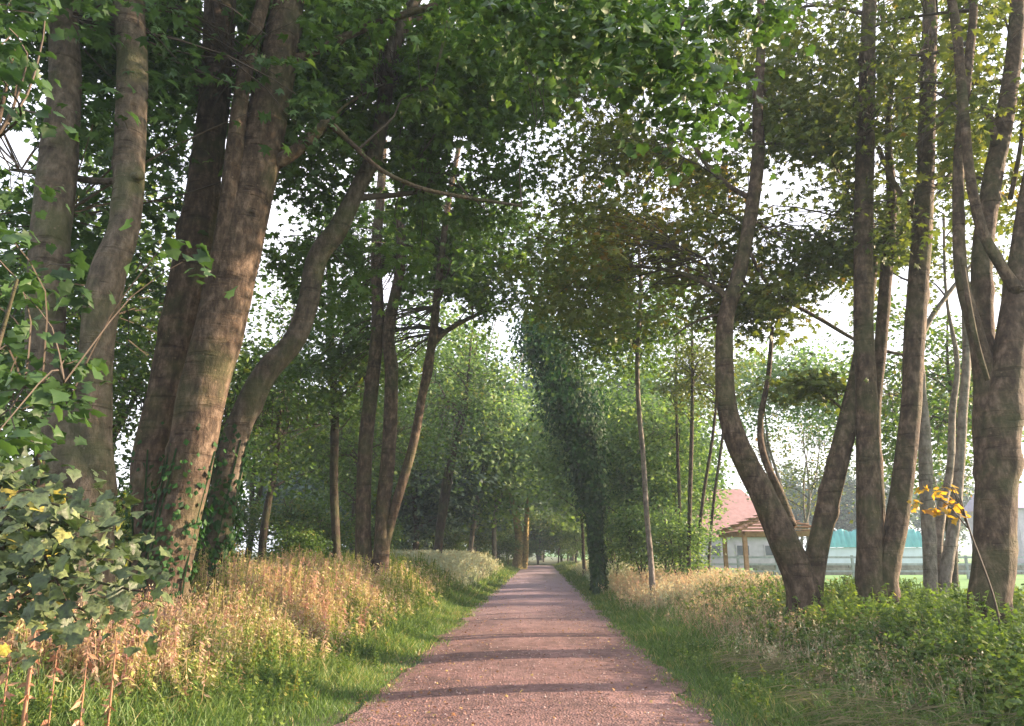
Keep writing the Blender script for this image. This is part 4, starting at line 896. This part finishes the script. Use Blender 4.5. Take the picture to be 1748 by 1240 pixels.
# fallen leaves and small stones on the path
r = np.random.default_rng(25)
n = 3000; y = 5 + 40 * r.random(n) ** 1.6; e = (r.random(n) * 2 - 1); e = np.sign(e) * np.abs(e) ** .6 * 1.8; x = xc(y) + e
mb = MB(); scatter(mb, 'lo', np.c_[x, y, .035 + .045 * np.clip(1 - (e / 1.66) ** 2, 0, 1) + .02 * r.random(n)], np.array([0, 0, 1.]) + r.normal(size=(n, 3)) * .3, .022 + .034 * r.random(n) ** 1.5, r.random(n), r)
o = mb.build('fallen_leaves', M['litter']); tag(o, 'small dry leaves scattered over the gravel path', 'fallen leaves', kind='stuff')
n = 5000; y = 5 + 16 * r.random(n) ** 1.5; e = (r.random(n) * 2 - 1) * 1.65; x = xc(y) + e; zz = .022 + .045 * (1 - (e / 1.66) ** 2)
oc = np.array([[1, 0, 0], [0, 1, 0], [-1, 0, 0], [0, -1, 0], [0, 0, .7], [0, 0, -.7]]); of = np.array([[0, 1, 4], [1, 2, 4], [2, 3, 4], [3, 0, 4], [1, 0, 5], [2, 1, 5], [3, 2, 5], [0, 3, 5]])
TEMPL['stone'] = (oc, of); mb = MB(); scatter(mb, 'stone', np.c_[x, y, zz], np.array([0, 0, 1.]) + r.normal(size=(n, 3)) * .3, .006 + .011 * r.random(n) ** 2, r.random(n), r)
sm = leaf_mat('stone_mat', G((0, (.16, .09, .075)), (.6, (.30, .18, .15)), (1, (.46, .38, .34))), transl=0, spec=.3, rough=.8)
o = mb.build('gravel', sm); tag(o, 'loose pinkish gravel on the near part of the path', 'gravel', kind='stuff')

# ------------------------------------------------------------------ field side: pavilion, rails, house, hoarding
M['wood'] = plain_mat('wood', (.36, .20, .12), .3, 6); M['lilac_wall'] = plain_mat('lilac_wall', (.40, .36, .42), .15, 2)
M['pink_roof'] = plain_mat('pink_roof', (.46, .24, .20), .15, 3); M['teal'] = plain_mat('teal', (.10, .36, .34), .2, 2, rough=.6)
M['pale_board'] = plain_mat('pale_board', (.55, .62, .72), .1, 2); M['rail'] = plain_mat('rail', (.28, .31, .33), .2, 5); M['stonewall'] = plain_mat('stonewall', (.22, .20, .18), .35, 3)
M['dark_glass'] = plain_mat('dark_glass', (.05, .06, .08), .1, 2, rough=.2); M['purple_tile'] = plain_mat('purple_tile', (.36, .30, .46), .12, 3)
d = 34.0
cxp = P(1313, 930, d)[0][0]; hw = 1.55
pv = empty('pavilion', (cxp, d, 0), 'small open timber pavilion with a low slatted pyramid roof in the field', 'pavilion')
for sx_, sy_ in ((-1, -1), (1, -1), (-1, 1), (1, 1)):
    mb = MB(); mb.box((cxp + sx_ * hw, d + sy_ * hw, 1.0), (.17, .17, 2.3)); mb.build('post', M['wood'], pv)
mb = MB()
for s in (-1, 1):
    mb.beam((cxp - hw - .25, d + s * hw, 2.2), (cxp + hw + .25, d + s * hw, 2.2), .09, .2); mb.beam((cxp + s * hw, d - hw - .25, 2.203), (cxp + s * hw, d + hw + .25, 2.203), .088, .196)
mb.build('ring_beam', M['wood'], pv)
mb = MB()
for q in range(6):
    f = q / 6; h_ = hw + .3 - f * (hw + .2); z = 2.36 + f * .80
    for s in (-1, 1):
        mb.beam((cxp - h_, d + s * h_, z), (cxp + h_, d + s * h_, z), .31, .03); mb.beam((cxp + s * h_, d - h_ + .1, z + .004), (cxp + s * h_, d + h_ - .1, z + .004), .31, .03)
for sx_ in (-1, 1):
    for sy_ in (-1, 1): mb.beam((cxp + sx_ * (hw + .3), d + sy_ * (hw + .3), 2.31), (cxp, d, 3.05), .07, .1)
mb.build('roof', M['wood'], pv)
# post and rail fence
x0 = P(1195, 950, 40)[0][0]
fn = empty('fence', (x0, 40, 0), 'long low grey post and rail fence crossing the field behind the pavilion', 'fence')
mb = MB()
for z in (.45, .8, 1.15): mb.beam((x0, 40, z), (x0 + 60, 40.5, z), .05, .1)
mb.build('rail', M['rail'], fn)
for q in range(31):
    mb = MB(); mb.box((x0 + q * 2, 40.06 + q * .0167, .6), (.11, .11, 1.3)); mb.build('post', M['rail'], fn)
# low stone wall
mb = MB(); r = np.random.default_rng(8)
for q in range(150):
    for k in range(3):
        mb.box((14.8 + q * .5 + (k % 2) * .25, 47 + r.normal() * .02, .12 + k * .22), (.48, .4, .21))
o = mb.build('boundary_wall', M['stonewall']); tag(o, 'low grey stone wall along the far edge of the field', 'wall')
# house
d = 64.0; hx = P(1268, 900, d)[0][0]; 
hs = empty('house', (hx, d + 5, 0), 'low pale house with a broad pink tiled roof behind the timber pavilion', 'house')
hwx = 4.1; mb = MB(); mb.box((hx, d + 5, 1.3), (hwx * 2, 9, 2.7)); mb.build('wall', M['lilac_wall'], hs)
mb = MB(); e_ = .35; zt = 7.0; ze = 2.6
V = [(hx - hwx - e_, d + .5 - e_, ze), (hx + hwx + e_, d + .5 - e_, ze), (hx + hwx + e_, d + 9.5 + e_, ze), (hx - hwx - e_, d + 9.5 + e_, ze), (hx - 1.6, d + 5, zt), (hx + 1.6, d + 5, zt)]
mb.add(V, [np.array([[1, 2, 5], [3, 0, 4]]), np.array([[0, 1, 5, 4], [2, 3, 4, 5], [3, 2, 1, 0]])])
mb.build('roof', M['pink_roof'], hs)
for wx in (-2.4, 0, 2.4):
    w_ = MB(); w_.box((hx + wx, d + .47, 1.5), (1.2, .1, 1.0)); fo = w_.build('window', M['lilac_wall'], hs)
    w_ = MB(); w_.box((hx + wx, d + .41, 1.5), (1.0, .04, .8)); po = w_.build('pane', M['dark_glass'], hs); po.parent = fo
h2 = empty('house', (60, 85, 0), 'lilac walled house far off at the right edge of the field', 'house')
mb = MB(); mb.box((62, 85, 3), (16, 9, 6)); mb.build('wall', M['lilac_wall'], h2)
mb = MB(); V = [(53.6, 80, 5.9), (70.4, 80, 5.9), (70.4, 90, 5.9), (53.6, 90, 5.9), (53.6, 85, 9), (70.4, 85, 9)]
mb.add(V, [np.array([[0, 1, 5, 4], [2, 3, 4, 5], [3, 2, 1, 0]]), np.array([[1, 2, 5], [3, 0, 4]])]); mb.build('roof', M['purple_tile'], h2)
for wx in (56, 59, 62, 65, 68):
    for wz in (1.6, 4.4):
        w_ = MB(); w_.box((wx, 80.47, wz), (1.3, .1, 1.3)); w_.build('window', M['dark_glass'], h2)
# hoarding with teal netting
d = 54.0
for k, (pa, pb_, lb) in enumerate([(1405, 1478, 'pale blue hoarding topped with teal netting between the elbow tree and the upright stems'), (1498, 1575, 'pale blue hoarding topped with teal netting, right of the two upright stems')]):
    xa, xb = P(pa, 930, d)[0][0], P(pb_, 930, d)[0][0]
    hd = empty('hoarding', ((xa + xb) / 2, d, 0), lb, 'hoarding', 'hoardings across the field')
    mb = MB(); mb.box(((xa + xb) / 2, d, .85), (xb - xa, .12, 1.7)); mb.build('panel', M['pale_board'], hd)
    mb = MB(); n = 24; xx = np.linspace(xa, xb, n); zt_ = 2.9 + .10 * np.sin(np.arange(n) * .7 + k) + .04 * np.sin(np.arange(n) * 2.9); yy = d + .1 * np.sin(np.arange(n) * 2.1)
    V = np.vstack([np.c_[xx, yy - .2, np.full(n, 1.72)], np.c_[xx, yy + .2, zt_], np.c_[xx, yy + 1.6, zt_ - .5]]); i = np.arange(n - 1)[:, None]
    mb.add(V, [np.vstack([np.hstack([i, i + 1, i + n + 1, i + n]), np.hstack([i + n, i + n + 1, i + 2 * n + 1, i + 2 * n])])]); mb.build('netting', M['teal'], hd, True)
    for x_ in np.arange(xa + .2, xb, 1.5):
        mb = MB(); mb.box((x_, d + .25, 1.45), (.08, .08, 2.9)); mb.build('post', M['rail'], hd)

# ------------------------------------------------------------------ air
HAZE = True
if HAZE:
    hm, nt, out = newmat('haze_mat')
    pv_ = nt.nodes.new('ShaderNodeVolumePrincipled'); pv_.inputs['Color'].default_value = (.66, .84, 1.0, 1); pv_.inputs['Density'].default_value = .0011; pv_.inputs['Anisotropy'].default_value = .2
    nt.links.new(pv_.outputs[0], out.inputs['Volume'])
    mb = MB(); mb.box((0, 420, 9.5), (1300, 1000, 22)); o = mb.build('haze', hm); tag(o, 'pale bluish evening haze hanging in the air under the trees', 'haze', kind='stuff')
